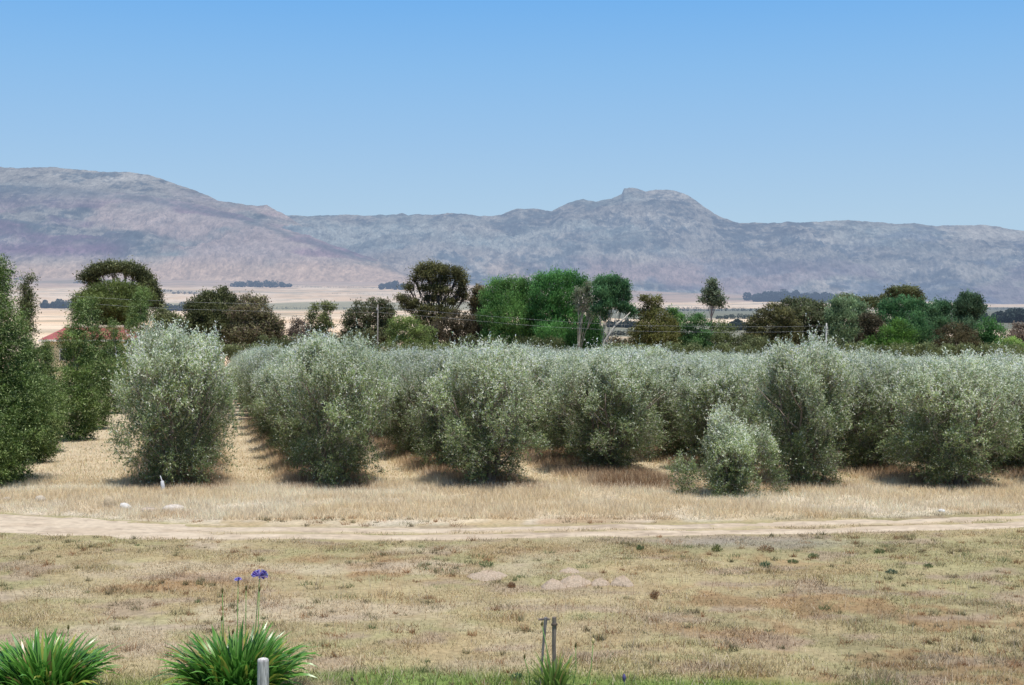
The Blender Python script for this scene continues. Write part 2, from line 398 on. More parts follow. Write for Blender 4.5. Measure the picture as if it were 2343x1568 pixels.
mid = sstep(.22, .38, rutd) * right * sstep(.35, .55, fbm(Xr / 1.2, Yr / .3, 79, 4) + .12)
c = np.broadcast_to(L3(.53, .43, .32), P.shape + (3,)).copy()
c = mixc(c, L3(.60, .50, .38), sstep(.4, .65, fbm(Xr / 1.1, Yr / .35, 80, 4)))
c = mixc(c, STRAW * .98, mid * .8); c = mixc(c, GREENY * 1.3, .35 * mid * sstep(.5, .6, fbm(Xr / .6, Yr / .2, 82, 3)))
c = mixc(c, L3(.34, .265, .20), .55 * sstep(.58, .68, fbm(Xr / .55, Yr / .12, 84, 4)))
n0, n1_ = P.shape; i = (np.arange(n0 - 1)[:, None] * n1_ + np.arange(n1_ - 1)[None]).ravel()
me = raw_mesh('dirt_track', np.stack([Xr, Yr, Zr], -1).reshape(-1, 3), 4, np.stack([i, i + n1_, i + n1_ + 1, i + 1], 1), c.reshape(-1, 3), True)
tag(link('dirt_track', me, M['track']), kind='structure')

# ------------------------------------------------------------------ grass
def blades(name, xs, ys, h, w, cols, lean=.45, label='', mat=None, bright=1.2):
    n = len(xs); z = gz(xs, ys)
    rv = road_v(xs, ys); z = z + np.where(np.abs(rv) < 1.1, .015, 0) - .005
    a = rng.random(n) * 2 * math.pi; la = rng.random(n) * 2 * math.pi; ll = h * lean * rng.random(n) ** .7 * 1.4
    dx = np.cos(a) * w / 2; dy = np.sin(a) * w / 2
    b0 = np.stack([xs - dx, ys - dy, z], 1); b1 = np.stack([xs + dx, ys + dy, z], 1)
    tp = np.stack([xs + np.cos(la) * ll, ys + np.sin(la) * ll, z + h], 1)
    co = np.stack([b0, b1, tp], 1).reshape(-1, 3)
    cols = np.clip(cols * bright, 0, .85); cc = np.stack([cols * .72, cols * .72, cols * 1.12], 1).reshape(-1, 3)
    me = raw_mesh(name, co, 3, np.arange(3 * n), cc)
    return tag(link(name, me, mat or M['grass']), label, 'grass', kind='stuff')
def wedge(n, y0, y1, xm=.44, xo=0):
    y = np.sqrt(rng.random(n) * (y1 * y1 - y0 * y0) + y0 * y0); x = (rng.random(n) * 2 - 1) * xm * y + xo; return x, y
# mown lawn
x, y = wedge(470000, 14.5, 30.5)
rv = road_v(x, y); dens = fbm(x / 1.1, y / .8, 201, 4); bare = fbm(x / 1.8, y / .8, 61, 3)
keep = (rng.random(len(x)) < np.clip(.25 + 1.6 * (dens - .3), .1, 1) * (1 - .85 * sstep(.58, .68, bare))) & (rng.random(len(x)) < sstep(-.7, -1.3, rv + .5 * (fbm(x / .5, y / .3, 205, 3) - .5)) + .5 * sstep(-8, -4, x) * sstep(.28, .1, np.abs(rv)) * sstep(.4, .55, dens) + .12 * sstep(-8, -5, x) * sstep(.25, .1, np.abs(rv)))
x, y = x[keep], y[keep]; c = near_colour(x, y) * (.75 + .6 * rng.random((len(x), 1)))
c = np.where(rng.random((len(x), 1)) < .13, PALE * 1.15 * np.ones_like(c), c); rs_ = rng.random((len(x), 1)); c = np.where(rs_ < .06, RUST * 1.0 * np.ones_like(c), c)
h = (.018 + .05 * rng.random(len(x)) ** 2 + .10 * np.clip(fbm(x / .7, y / .6, 211, 3) - .58, 0, 1) * rng.random(len(x)) * 4) * (1 + 1.0 * sstep(19.5, 16.5, y))
blades('lawn_grass', x, y, h, .009 + .006 * rng.random(len(x)), c, .7, 'short patchy lawn grass, straw coloured with rusty and green patches')
# tall dry verge
x, y = wedge(210000, 29.8, 36.8)
rv = road_v(x, y); keep = rng.random(len(x)) < sstep(.75, 1.5, rv + .5 * (fbm(x / .5, y / .3, 206, 3) - .5)) * (.35 + .65 * sstep(.3, .55, fbm(x / .8, y / .6, 221, 3)))
x, y = x[keep], y[keep]; rv = rv[keep]; c = near_colour(x, y) * (.85 + .45 * rng.random((len(x), 1)))
c = np.where(rng.random((len(x), 1)) < .3, PALE * 1.25 * np.ones_like(c), c)
h = (.06 + .15 * rng.random(len(x)) ** 1.5 * sstep(1.0, 2.2, rv) + .25 * np.clip(fbm(x / .9, y / .7, 231, 3) - .55, 0, 1) * 2 * rng.random(len(x)))
blades('verge_grass', x, y, h, .011 + .006 * rng.random(len(x)), c, .5, 'tall pale dry grass growing on the verge between track and olive trees', bright=1.25)
# orchard floor
n = 420000; y = 36 + (66 - 36) * rng.random(n) ** 1.5; x = (rng.random(n) * 2 - 1) * .44 * y
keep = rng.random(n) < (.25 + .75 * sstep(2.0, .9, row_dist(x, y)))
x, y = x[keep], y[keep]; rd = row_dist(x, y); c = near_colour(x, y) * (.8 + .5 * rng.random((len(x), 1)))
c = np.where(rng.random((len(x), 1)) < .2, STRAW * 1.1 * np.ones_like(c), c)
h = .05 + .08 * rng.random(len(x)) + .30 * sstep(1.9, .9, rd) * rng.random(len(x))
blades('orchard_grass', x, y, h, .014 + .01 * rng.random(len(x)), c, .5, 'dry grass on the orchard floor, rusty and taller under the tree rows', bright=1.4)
# separate tufts breaking up the lawn
nt_ = 1500; tx, ty = wedge(nt_, 15.5, 30); k_ = (rng.random(nt_) < .25 + .75 * sstep(.42, .6, fbm(tx / 2.5, ty / 2, 251, 3))) & (np.abs(road_v(tx, ty)) > 1.0); tx, ty = tx[k_], ty[k_]; nt_ = len(tx)
pal = np.array([RUST * .95, RUST * 1.3, GREENY * .6, GREENY * .9, STRAW * 1.05, L3(.20, .17, .10), L3(.14, .19, .08)]); tc_ = pal[rng.choice(7, nt_, p=[.2, .14, .16, .18, .1, .14, .08])]; tr_ = .03 + .09 * rng.random(nt_) ** 2; th_ = .04 + .08 * rng.random(nt_) ** 1.5
ti_ = np.repeat(np.arange(nt_), 34); x = tx[ti_] + rng.normal(size=len(ti_)) * tr_[ti_] * 1.2; y = ty[ti_] + rng.normal(size=len(ti_)) * tr_[ti_]
blades('grass_tufts', x, y, th_[ti_] * (.5 + .8 * rng.random(len(x))), .009 + .004 * rng.random(len(x)), tc_[ti_] * (.8 + .4 * rng.random((len(x), 1))), .9, 'scattered small tufts of rusty and olive grass on the lawn')
# taller seed stalks scattered on the lawn
x, y = wedge(2600, 15.2, 23); keep = rng.random(len(x)) < sstep(.48, .62, fbm(x / 2.2, y / 1.6, 241, 3)) + .05; x, y = x[keep], y[keep]
c = np.where(rng.random((len(x), 1)) < .5, PALE * np.ones((len(x), 3)), L3(.34, .20, .11) * np.ones((len(x), 3)))
blades('seed_stalks', x, y, .16 + .24 * rng.random(len(x)), .008 + 0 * x, c, .35, 'thin pale and reddish seed stalks standing above the short lawn')

# ------------------------------------------------------------------ foliage
def leaf_quads(cen, d, nrm, ln, wd, cols):
    """rhombic leaves: centre, long axis d, normal-ish nrm"""
    s = np.cross(d, nrm); s /= np.linalg.norm(s, axis=1, keepdims=True) + 1e-9
    L = (d * ln[:, None]) / 2; Wd = s * wd[:, None] / 2
    co = np.stack([cen - L, cen + Wd - L * .1, cen + L, cen - Wd - L * .1], 1).reshape(-1, 3)
    return co, np.repeat(cols, 4, 0)
def unit(v): return v / (np.linalg.norm(v, axis=1, keepdims=True) + 1e-9)
def rsph(n): return unit(rng.normal(size=(n, 3)))
OL_Z = [0, .03, .12, .3, .5, .68, .82, .92, 1.0]; OL_R = [.36, .50, .70, .90, .99, .98, .85, .64, .38]
def olive_meshes(k, H=4.0, R=1.72, extra=None, nb=92):
    # upright haystack crown: some ninety leafy boughs, each a bundle of upright shoots
    zb = np.concatenate([rng.random(nb - nb // 3) ** .8, .68 + .29 * rng.random(nb // 3)]); tb_ = rng.random(nb) * 2 * math.pi
    dep_b = 1 - .62 * rng.random(nb) ** 1.3; push = 1 + .13 * rng.normal(size=nb)
    rb = np.interp(zb, OL_Z, OL_R) * (R - .22) * dep_b * push
    bc = np.stack([np.cos(tb_) * rb, np.sin(tb_) * rb, .22 + zb * (H - .62)], 1)
    if extra is not None: bc = np.concatenate([bc, np.array(extra)]); nb = len(bc)
    bs = (.24 + .24 * rng.random(nb)) * (.8 if extra is not None else 1); tone = .70 + .60 * rng.random(nb)
    per = 52; ns = nb * per; bi = np.repeat(np.arange(nb), per)
    off = rsph(ns) * (rng.random((ns, 1)) ** .45) * bs[bi][:, None] * np.array([1, 1, 1.35])
    base = bc[bi] + off; base[:, 2] = np.clip(base[:, 2], .06, None)
    zz = np.clip(base[:, 2] / H, 0, 1)
    outw = unit(base * np.array([1, 1, 0]) + 1e-6)
    # a few long loose shoots break the outline
    up = .35 + 1.5 * sstep(.25, .9, zz) - .5 * sstep(.3, 0, zz)
    sd = unit(outw * (.55 - .3 * zz[:, None]) + np.array([0, 0, 1]) * up[:, None] + rng.normal(size=(ns, 3)) * .50)
    sl = (.16 + .22 * rng.random(ns)); lg = rng.random(ns) < .07; sl = np.where(lg, sl * (1.7 + rng.random(ns)), sl)
    nlf = 13; t = (np.arange(nlf) + .5) / nlf
    cen = base[:, None] + sd[:, None] * (sl[:, None, None] * t[None, :, None]); cen[:, :, 2] -= (t ** 2)[None] * sl[:, None] * .12
    cen = cen.reshape(-1, 3); n = len(cen)
    ax = unit(np.repeat(sd, nlf, 0) * .8 + rsph(n) * .95); cen = cen + ax * .03 + rng.normal(size=(n, 3)) * .02
    tip = np.tile(t, ns); z01 = np.repeat(zz, nlf); tn = np.repeat(tone[bi], nlf)
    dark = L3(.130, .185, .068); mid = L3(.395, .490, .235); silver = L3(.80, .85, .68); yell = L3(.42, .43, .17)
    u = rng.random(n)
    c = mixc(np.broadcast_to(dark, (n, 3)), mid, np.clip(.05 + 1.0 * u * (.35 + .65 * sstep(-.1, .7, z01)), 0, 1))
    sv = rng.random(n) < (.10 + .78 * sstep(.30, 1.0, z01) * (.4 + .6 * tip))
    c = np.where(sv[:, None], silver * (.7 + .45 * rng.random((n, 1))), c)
    yl = rng.random(n) < .045; c = np.where(yl[:, None], yell, c); c = np.clip(c * tn[:, None] * (.80 + .28 * sstep(.1, .8, z01))[:, None], 0, .90)  # silver foliage; bright tops and shaded lower crown also painted in by height
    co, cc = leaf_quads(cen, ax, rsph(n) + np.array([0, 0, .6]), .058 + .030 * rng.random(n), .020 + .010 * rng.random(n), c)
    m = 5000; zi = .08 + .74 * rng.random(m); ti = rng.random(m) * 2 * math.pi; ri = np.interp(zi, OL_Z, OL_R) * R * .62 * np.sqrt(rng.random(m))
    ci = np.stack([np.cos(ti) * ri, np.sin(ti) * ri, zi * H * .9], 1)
    co2, cc2 = leaf_quads(ci, rsph(m), rsph(m), .085 + 0 * zi, .032 + 0 * zi, np.broadcast_to(L3(.13, .15, .075), (m, 3)))  # inner leaves coloured dark, painting in the shade inside the crown
    tb = base - sd * .22; tt = base + sd * sl[:, None] * .8; sdv = unit(np.cross(sd, rsph(ns))) * .0045
    tw = np.stack([tb - sdv, tb + sdv, tt + sdv * .5, tt - sdv * .5], 1).reshape(-1, 3); tc = np.broadcast_to(L3(.33, .285, .24), (len(tw), 3))
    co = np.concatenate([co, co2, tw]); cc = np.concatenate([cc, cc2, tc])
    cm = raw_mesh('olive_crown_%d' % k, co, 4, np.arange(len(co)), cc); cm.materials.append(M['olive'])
    mb = MB(); nst = 5
    for s in range(nst):
        a = s * 2 * math.pi / nst + rng.random(); e = (.75 + .5 * rng.random()) * (R / 1.72) ** 3; hh = H * (.6 + .2 * rng.random()); pts = []
        for q in range(6):
            f = q / 5; pts.append((math.cos(a) * (.08 + e * f ** 1.2) + .07 * rng.normal() * f, math.sin(a) * (.08 + e * f ** 1.2) + .07 * rng.normal() * f, -.15 + hh * f))
        mb.tube(pts, [.07 * (1 - .8 * q / 5) for q in range(6)], 6, (.22, .175, .14))
        for b in range(4):
            q = 1 + b; p0 = pts[q]; a2 = a + rng.normal() * .9; ln = (.5 + .5 * rng.random()) * (R / 1.72) ** 2
            mb.tube([p0, (p0[0] + math.cos(a2) * ln * .5, p0[1] + math.sin(a2) * ln * .5, p0[2] + ln * .35), (p0[0] + math.cos(a2) * ln, p0[1] + math.sin(a2) * ln, p0[2] + ln * .9)], [.028, .02, .008], 5, (.26, .21, .17))
    tm = mb.mesh('olive_trunk_%d' % k, True); tm.materials.append(M['bark'])
    return cm, tm
OL = [olive_meshes(k) for k in range(6)]
OL.append(olive_meshes(6, 2.15, 1.05, [(1.15, .1, .9), (1.25, 0, 1.2), (1.1, .1, 1.45), (.95, -.1, 1.65), (1.3, .1, .5), (-.35, 0, 1.95), (-.45, .1, 2.15), (-.2, 0, 2.3), (-1.1, 0, .45), (-1.45, -.1, .35), (-1.3, .1, .75), (-1.6, .1, .8), (.1, -.6, .25), (.5, -.7, .3), (-.4, -.6, .3), (1.55, 0, .35)], 46))
protos = []
def make_olive(k):
    t = thing('olive_tree', None, None, (0, 0, 0)); cr = link('crown', OL[k][0], None, t); tr = link('trunk', OL[k][1], None, t); return t, cr, tr
used = [False] * 7
protos = [make_olive(k) for k in range(7)]
def place_olive(k, x, y, H, R, label, rz):
    if not used[k]: t = protos[k][0]; used[k] = True
    else:
        t = protos[k][0].copy(); COL.objects.link(t)
        for ch in protos[k][1:]:
            c_ = ch.copy(); COL.objects.link(c_); c_.parent = t
    t.location = (x, y, gzs(x, y)); t.rotation_euler = (0, 0, rz); t.scale = (R / 1.72, R / 1.72, H / 4.0)
    tag(t, label, 'olive tree', 'olive trees planted in rows'); return t
ORD = ['first', 'second', 'third', 'fourth', 'fifth', 'sixth', 'seventh', 'eighth', 'ninth', 'tenth', 'eleventh', 'twelfth', 'thirteenth', 'fourteenth', 'fifteenth', 'sixteenth', 'seventeenth', 'eighteenth', 'nineteenth', 'twentieth']
FRONT = {0: (400, 36.0, 4.45, 1.80, 'leftmost tall olive tree with silvery crown reaching the ground beside the bright green hedge trees', 0),
         1: (768, 36.2, 4.30, 1.68, 'tall narrow olive tree with a pointed top, front of the second row from the left', 1),
         2: (1118, 36.0, 3.95, 1.78, 'broad olive tree with low crown skirt, front of the third row from the left', 2),
         3: (1395, 39.6, 3.75, 1.85, 'olive tree set back from the verge with dark stems showing under its crown', 3),
         4: (1838, 36.0, 4.05, 1.70, 'tall open olive tree with visible grey stems directly behind the small olive bush', 4),
         5: (2180, 35.8, 3.65, 1.85, 'broad low olive tree over dark shade, front of the sixth row from the left', 5)}
cnt = 0
for r_, x0 in enumerate(ROW_X):
    for j in range(18):
        if r_ in FRONT and j == 0:
            px_, Y_, H_, R_, lab, k = FRONT[r_]; X_ = (px_ - CX) / F * Y_
            place_olive(k, X_, Y_, H_, R_, lab, 1.3 * r_ + .4); continue
        y = 36 + 4.05 * j + rng.normal() * .25; x = x0 + ROW_DX * (y - 36) + rng.normal() * .15
        if r_ == 3: y += 3.6
        pxx = float(pxof(x, y)); m_ = 1.9 * F / y
        if pxx < -m_ - 60 or pxx > 2343 + m_ + 60 or y > 107: continue
        H_ = (3.72 - .0065 * (y - 36)) + rng.normal() * .22 - .45 * sstep(2, 24, x); R_ = (1.62 if r_ < 3 else 1.92) + rng.normal() * .10
        if r_ == 3: H_ -= .0
        k = int(rng.integers(6))
        if j == 0: lab = 'olive tree heading the %s row at the right edge' % ORD[r_]
        elif j < 3: lab = 'grey-green olive tree, %s back from the verge in the %s row from left' % (ORD[j], ORD[r_])
        else: lab = 'olive crown in the silvery canopy, %s back in the %s row from left' % (ORD[j], ORD[r_])
        place_olive(k, x, y, float(H_), float(R_), lab, float(rng.random() * 6.28)); cnt += 1
print('olives', cnt)
p = ground_at(1672, 1134)
place_olive(6, p[0], p[1], 3.6, 1.45, 'small low silvery olive bush standing forward of the rows beside the verge', 0)

# --- free form trees: blobs are (px, py, rx, ry) measured on the photo and stood up at distance Y
def tree(name, label, cat, base_px, Y, blobs, col, n, leaf, group=None, mat='leaf', trunk=(.17, .13, .10), tr=.16, up=.3, shell=.45, dep=1.0, limbs=True, lw=.5, lean=None, base_z=None, lightc=None, flat=1.0, twig=0, wid=1.0, spray=1.9):
    sc_ = Y / F; bx = (base_px - CX) * sc_; bz = gzs(bx, Y) if base_z is None else base_z
    t = thing(name, label, cat, (bx, Y, bz), group)
    B = []
    blobs = list(blobs)
    if group == TG: blobs += [(q[0] + rng.normal() * 3, q[1] + 24, q[2] * .95, q[3] * .95) for q in blobs if q[1] > 738] + [(q[0], 806 + 4 * rng.random(), q[2] * .9, 14) for q in blobs if q[1] > 752]; n = int(n * 1.3)
    for (px_, py_, rx, ry) in blobs:
        w = W(px_, py_, Y); dy = (rng.random() - .5) * 1.1 * rx * sc_ * dep
        B.append((w[0] - bx, dy, w[2] - bz, rx * sc_ * wid, rx * sc_ * dep * .95, ry * sc_))
    B = np.array(B); vol = (B[:, 3] * B[:, 5]) ** .9; pr = vol / vol.sum()
    ns = max(60, n // 26); per = n // ns + 1
    bi0 = rng.choice(len(B), ns, p=pr); d0 = rsph(ns); d0[:, 2] += .15; d0 = unit(d0)
    lump = .97 + .06 * rng.normal(size=ns)
    sc0 = B[bi0, :3] + d0 * B[bi0, 3:] * ((1 - shell * rng.random(ns) ** 1.3) * lump)[:, None]
    ssz = leaf * spray * (.7 + .7 * rng.random(ns)); stn = .50 + .95 * rng.random(ns) ** 1.1
    bi = np.repeat(bi0, per); d = unit(np.repeat(d0, per, 0) + rsph(ns * per) * .5); sidx = np.repeat(np.arange(ns), per); n = ns * per
    off = rng.normal(size=(n, 3)) * .55 * ssz[sidx][:, None] * np.array([1, 1, .62 + .5 * abs(up)])
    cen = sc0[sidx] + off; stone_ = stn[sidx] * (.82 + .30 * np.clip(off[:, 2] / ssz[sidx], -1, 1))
    ok = cen[:, 2] > .05
    cen, d, bi, stone_ = cen[ok], d[ok], bi[ok], stone_[ok]; n = len(cen)
    ax = unit(d * .6 + np.array([0, 0, up]) + rsph(n) * .8)
    cg = 1.0 if col in (DARK, BROWN, POP, YEL, MAUVE, HEDGE) else 2.1
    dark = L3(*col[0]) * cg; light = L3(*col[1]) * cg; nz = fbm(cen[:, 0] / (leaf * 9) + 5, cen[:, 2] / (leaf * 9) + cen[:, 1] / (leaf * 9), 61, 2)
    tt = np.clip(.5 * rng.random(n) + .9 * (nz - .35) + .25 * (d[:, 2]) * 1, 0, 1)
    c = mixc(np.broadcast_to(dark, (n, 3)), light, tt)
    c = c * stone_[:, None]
    if lightc is not None:
        s_ = rng.random(n) < lightc[1]; c = np.where(s_[:, None], L3(*lightc[0]), c)
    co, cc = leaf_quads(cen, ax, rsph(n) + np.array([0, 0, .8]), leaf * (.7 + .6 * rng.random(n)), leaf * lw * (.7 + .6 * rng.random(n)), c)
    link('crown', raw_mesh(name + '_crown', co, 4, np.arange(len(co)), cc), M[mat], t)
    mb = MB(); cz = B[:, 2].min(); ctr = B[:, :3].mean(0)
    h0 = max(.6, B[:, 2].min() * .75 + .0)
    fork = np.array([ctr[0] * .35, 0, h0]) if lean is None else np.array(lean)
    top = B[np.argmax(B[:, 2])][:3]
    mb.tube([(0, 0, -.3), tuple(fork * .5 + np.array([.05 * tr, 0, 0])), tuple(fork)], [tr, tr * .85, tr * .7], 8, trunk, cap=False)
    mb.tube([tuple(fork), tuple((fork + top) / 2 + rng.normal(size=3) * tr), tuple(top)], [tr * .7, tr * .45, tr * .12], 7, trunk)
    if limbs:
        for b in B:
            mb.tube([tuple(fork * .95), tuple(fork * .5 + b[:3] * .5 + np.array([0, 0, .08 * b[2]])), tuple(b[:3])], [tr * .24, tr * .16, tr * .05], 6, trunk)
            for q in range(twig):
                e = b[:3] + rsph(1)[0] * b[3:] * np.array([.9, .9, .9]); e[2] = max(e[2], b[2] - .2)
                mb.tube([tuple(fork * .3 + b[:3] * .7), tuple(b[:3] * .5 + e * .5 + rng.normal(size=3) * .1), tuple(e)], [tr * .16, tr * .12, tr * .04], 4, trunk)
    link('trunk', mb.mesh(name + '_trunk', True), M['bark'], t)
    return t
def auto(cx, y0, y1, rx, n, k=.42):
    """n blobs filling a rounded outline between photo heights y0 and y1"""
    out = []
    for i in range(n):
        f = (i + .5) / n; f2 = .12 + .76 * f; w = math.sin(math.pi * min(max(.18 + .72 * f2, 0), 1)) ** .7
        x = cx + (rng.random() * 2 - 1) * rx * w * .62; s = rx * k * (.8 + .5 * rng.random())
        y = y0 + s * .8 + (y1 - y0 - s) * f
        out.append((x, y, s, s * (.75 + .25 * rng.random())))
    out.append((cx, y0 + rx * k, rx * k, rx * k)); return out
DARK = ((.046, .058, .024), (.240, .260, .110)); BROWN = ((.050, .045, .024), (.18, .155, .075)); BRIGHT = ((.020, .055, .014), (.085, .185, .045))
POP = ((.036, .118, .030), (.270, .470, .140)); PALEG = ((.07, .105, .050), (.24, .29, .15)); YEL = ((.11, .14, .045), (.36, .39, .15)); MAUVE = ((.10, .08, .065), (.27, .215, .17)); HEDGE = ((.024, .060, .013), (.215, .310, .080))

# hedge trees along the left of the orchard
TG = 'farm trees in the belt behind the orchard'
HG = 'tall bright green hedge trees at the left edge'
def hedge(px_, Y, top, rad, label, n, thin=0):
    x = (px_ - CX) / F * Y; s = F / Y; zb = gzs(x, Y); yb = YH + F * (HC - zb) / Y
    bl = []; nb = 11
    for i in range(nb):
        f = i / (nb - 1); r = rad * (.70 + .45 * math.sin(math.pi * min(f * 1.0 + .12, 1))) * (1 - .44 * f ** 3.2)
        bl.append((px_ + rng.normal() * rad * .10, yb - .10 * rad - (yb - top - r * .7) * f, r, (yb - top) / nb * 1.35))
    return tree('hedge_tree', label, 'tree', px_, Y, bl, HEDGE, n, (.075 if Y < 50 else .10), HG, up=-.1, shell=.6, tr=.09, lw=.30, lightc=((.42, .52, .22), .16), trunk=(.30, .25, .2))  # pale leaf specks paint glossy highlights into the hedge foliage
hedge(-34, 36.5, 606, 142, 'tallest bright green hedge tree, cut by the left edge of the photo', 210000)
hedge(62, 42.5, 790, 60, 'bright green hedge tree close behind the tallest one at the left edge', 60000)
hedge(106, 47, 796, 38, 'low yellowish green hedge tree in the gap before the red roof', 30000)
hedge(172, 53, 705, 54, 'slender bright green hedge tree standing before the middle of the red roof', 38000)
hedge(216, 60, 700, 42, 'slender hedge tree before the right end of the red roof', 26000)
hedge(262, 74, 745, 40, 'bushy green hedge tree just left of the leftmost olive crown', 24000)
hedge(318, 84, 676, 62, 'broad bright green tree between umbrella pine and leftmost olive', 42000)
tree('conifer', 'thin dark conifer with ragged spire rising behind the hedge trees', 'tree', 60, 62, [(66, 640, 7, 12), (58, 660, 12, 12), (64, 678, 14, 13), (60, 700, 18, 16), (58, 725, 20, 18), (62, 755, 22, 22)], DARK, 5200, .13, lw=.3, tr=.07, shell=.8)
TG = 'farm trees in the belt behind the orchard'
# umbrella pine in two tiers
tree('umbrella_pine', 'large dark umbrella pine with domed canopy, behind the red roofed building', 'tree', 275, 150,
     [(205, 634, 20, 9), (228, 620, 24, 10), (255, 612, 26, 10), (285, 612, 26, 10), (310, 622, 22, 11), (330, 637, 20, 12), (343, 655, 17, 13), (352, 676, 15, 14), (215, 648, 14, 6), (330, 660, 12, 8), (358, 695, 10, 12)], DARK, 21000, .30, TG, tr=.45, lw=.35, flat=.6, shell=.7, twig=3, trunk=(.26, .21, .19))
tree('dome_pine', 'dense green mounded pine under the canopy of the umbrella pine', 'tree', 262, 138,
     [(262, 668, 66, 24), (215, 683, 44, 20), (310, 682, 44, 22), (250, 700, 70, 26), (300, 715, 55, 26), (215, 708, 38, 20), (270, 735, 55, 22)], ((.030, .045, .012), (.115, .140, .040)), 30000, .27, TG, tr=.4, lw=.35)
tree('dark_bush', 'low dark bush at the right foot of the umbrella pine', 'bush', 385, 125, [(372, 725, 22, 20), (395, 738, 26, 20), (415, 752, 20, 16), (385, 760, 40, 22)], DARK, 9000, .22, TG, tr=.1)
tree('dense_tree', 'dense dark green tree with a knobbly top left of the brownish tree', 'tree', 490, 128,
     [(505, 672, 14, 14), (475, 684, 28, 16), (520, 690, 26, 18), (450, 705, 26, 20), (495, 712, 44, 26), (455, 732, 32, 26), (505, 748, 46, 28), (540, 725, 24, 26), (440, 752, 24, 18)], DARK, 24000, .22, TG, tr=.25)
tree('brown_tree', 'brownish green rounded tree with drying twigs beside the dense dark tree', 'tree', 580, 126,
     [(565, 690, 22, 16), (592, 690, 16, 14), (560, 715, 34, 22), (600, 712, 26, 20), (575, 742, 48, 28), (615, 738, 24, 24), (632, 752, 20, 20), (545, 758, 34, 20), (600, 765, 40, 18)], ((.045, .048, .022), (.17, .155, .080)), 22000, .2, TG, tr=.2, lightc=((.22, .16, .13), .18), trunk=(.3, .22, .2))
tree('pale_tree', 'small loose pale yellow-green tree between brownish tree and pole', 'tree', 735, 120,
     [(722, 705, 14, 10), (745, 700, 16, 9), (760, 705, 11, 9), (715, 725, 18, 13), (742, 728, 20, 15), (728, 752, 30, 20), (752, 745, 14, 14), (735, 775, 32, 16)], YEL, 9000, .17, TG, tr=.12, shell=.9, lightc=((.12, .10, .06), .2))
tree('bare_bush', 'mauve half-bare bush left of the pale yellow-green tree', 'bush', 690, 121, [(682, 740, 20, 17), (700, 752, 20, 18), (670, 762, 22, 14), (690, 772, 34, 16)], MAUVE, 6500, .15, TG, tr=.07, shell=.9, twig=5, trunk=(.28, .2, .19))
tree('spreading_tree', 'dark olive-green tree with three knobs behind the left utility pole', 'tree', 845, 127,
     [(822, 702, 15, 11), (850, 694, 14, 12), (880, 700, 18, 14), (808, 722, 22, 15), (845, 720, 34, 20), (885, 722, 22, 20), (800, 748, 24, 18), (850, 752, 50, 26), (885, 752, 26, 24), (830, 772, 46, 16)], ((.028, .038, .018), (.115, .120, .058)), 20000, .2, TG, tr=.2, lightc=((.2, .14, .1), .08))
tree('green_bush', 'fresh green bush at the foot of the tall layered tree', 'bush', 930, 118, [(915, 738, 26, 16), (940, 735, 20, 12), (920, 760, 40, 20), (965, 762, 34, 16)], ((.04, .065, .018), (.19, .23, .075)), 10000, .16, TG, tr=.08)
tree('layered_tree', 'tallest dark tree with airy layered crown left of the bright green poplars', 'tree', 1000, 140,
     [(985, 612, 26, 14), (960, 620, 18, 14), (1015, 620, 26, 15), (1045, 628, 20, 18), (1058, 648, 14, 22), (950, 638, 12, 10), (978, 632, 22, 14), (1012, 640, 26, 16), (1050, 672, 14, 14),
      (938, 658, 12, 10), (975, 660, 26, 8), (1015, 664, 28, 9), (1000, 655, 20, 8), (922, 684, 19, 9), (950, 692, 24, 8), (990, 684, 26, 9), (1030, 690, 24, 9), (1062, 680, 9, 12),
      (932, 702, 26, 8), (975, 706, 30, 8), (1012, 708, 22, 7), (960, 720, 24, 7), (1030, 716, 24, 10), (1000, 728, 26, 9), (965, 740, 22, 10)], ((.026, .026, .012), (.115, .115, .045)), 22000, .23, TG, tr=.34, lw=.4, shell=.85, twig=4, trunk=(.13, .11, .10))
tree('dark_thicket', 'dark brown thicket filling the foot of the layered tree', 'bush', 1040, 128, [(1050, 735, 34, 24), (1010, 755, 44, 22), (1060, 765, 46, 24), (980, 770, 40, 18), (1085, 745, 20, 26)], ((.020, .018, .011), (.085, .070, .042)), 16000, .2, TG, tr=.12)
tree('small_dark_tree', 'narrow dark brown tree squeezed between layered tree and poplars', 'tree', 1095, 136, [(1098, 668, 15, 14), (1090, 690, 16, 16), (1100, 705, 15, 18), (1092, 728, 18, 20), (1095, 750, 22, 22)], ((.022, .022, .012), (.115, .095, .045)), 8500, .22, TG, tr=.15)
tree('poplar', 'broad bright green poplar with spiky top right of the layered tree', 'tree', 1175, 126,
     [(1140, 658, 26, 17), (1175, 654, 28, 16), (1205, 655, 24, 16), (1120, 685, 26, 24), (1160, 688, 42, 28), (1205, 690, 36, 28), (1125, 725, 32, 30), (1175, 728, 50, 34), (1220, 740, 32, 32), (1140, 762, 40, 24), (1195, 770, 44, 24)], POP, 42000, .19, TG, tr=.22, up=1.3, lw=.45, trunk=(.42, .39, .34))
tree('poplar', 'taller bright green poplar merging with its left neighbour', 'tree', 1280, 124,
     [(1240, 645, 24, 16), (1275, 640, 28, 17), (1310, 642, 24, 17), (1335, 655, 16, 18), (1245, 675, 36, 26), (1290, 680, 36, 30), (1250, 715, 42, 34), (1300, 725, 34, 34), (1345, 745, 26, 30), (1260, 760, 46, 28), (1320, 768, 44, 24), (1365, 765, 18, 24)], ((.018, .058, .016), (.095, .205, .060)), 46000, .19, TG, tr=.22, up=1.3, lw=.45, trunk=(.42, .39, .34))
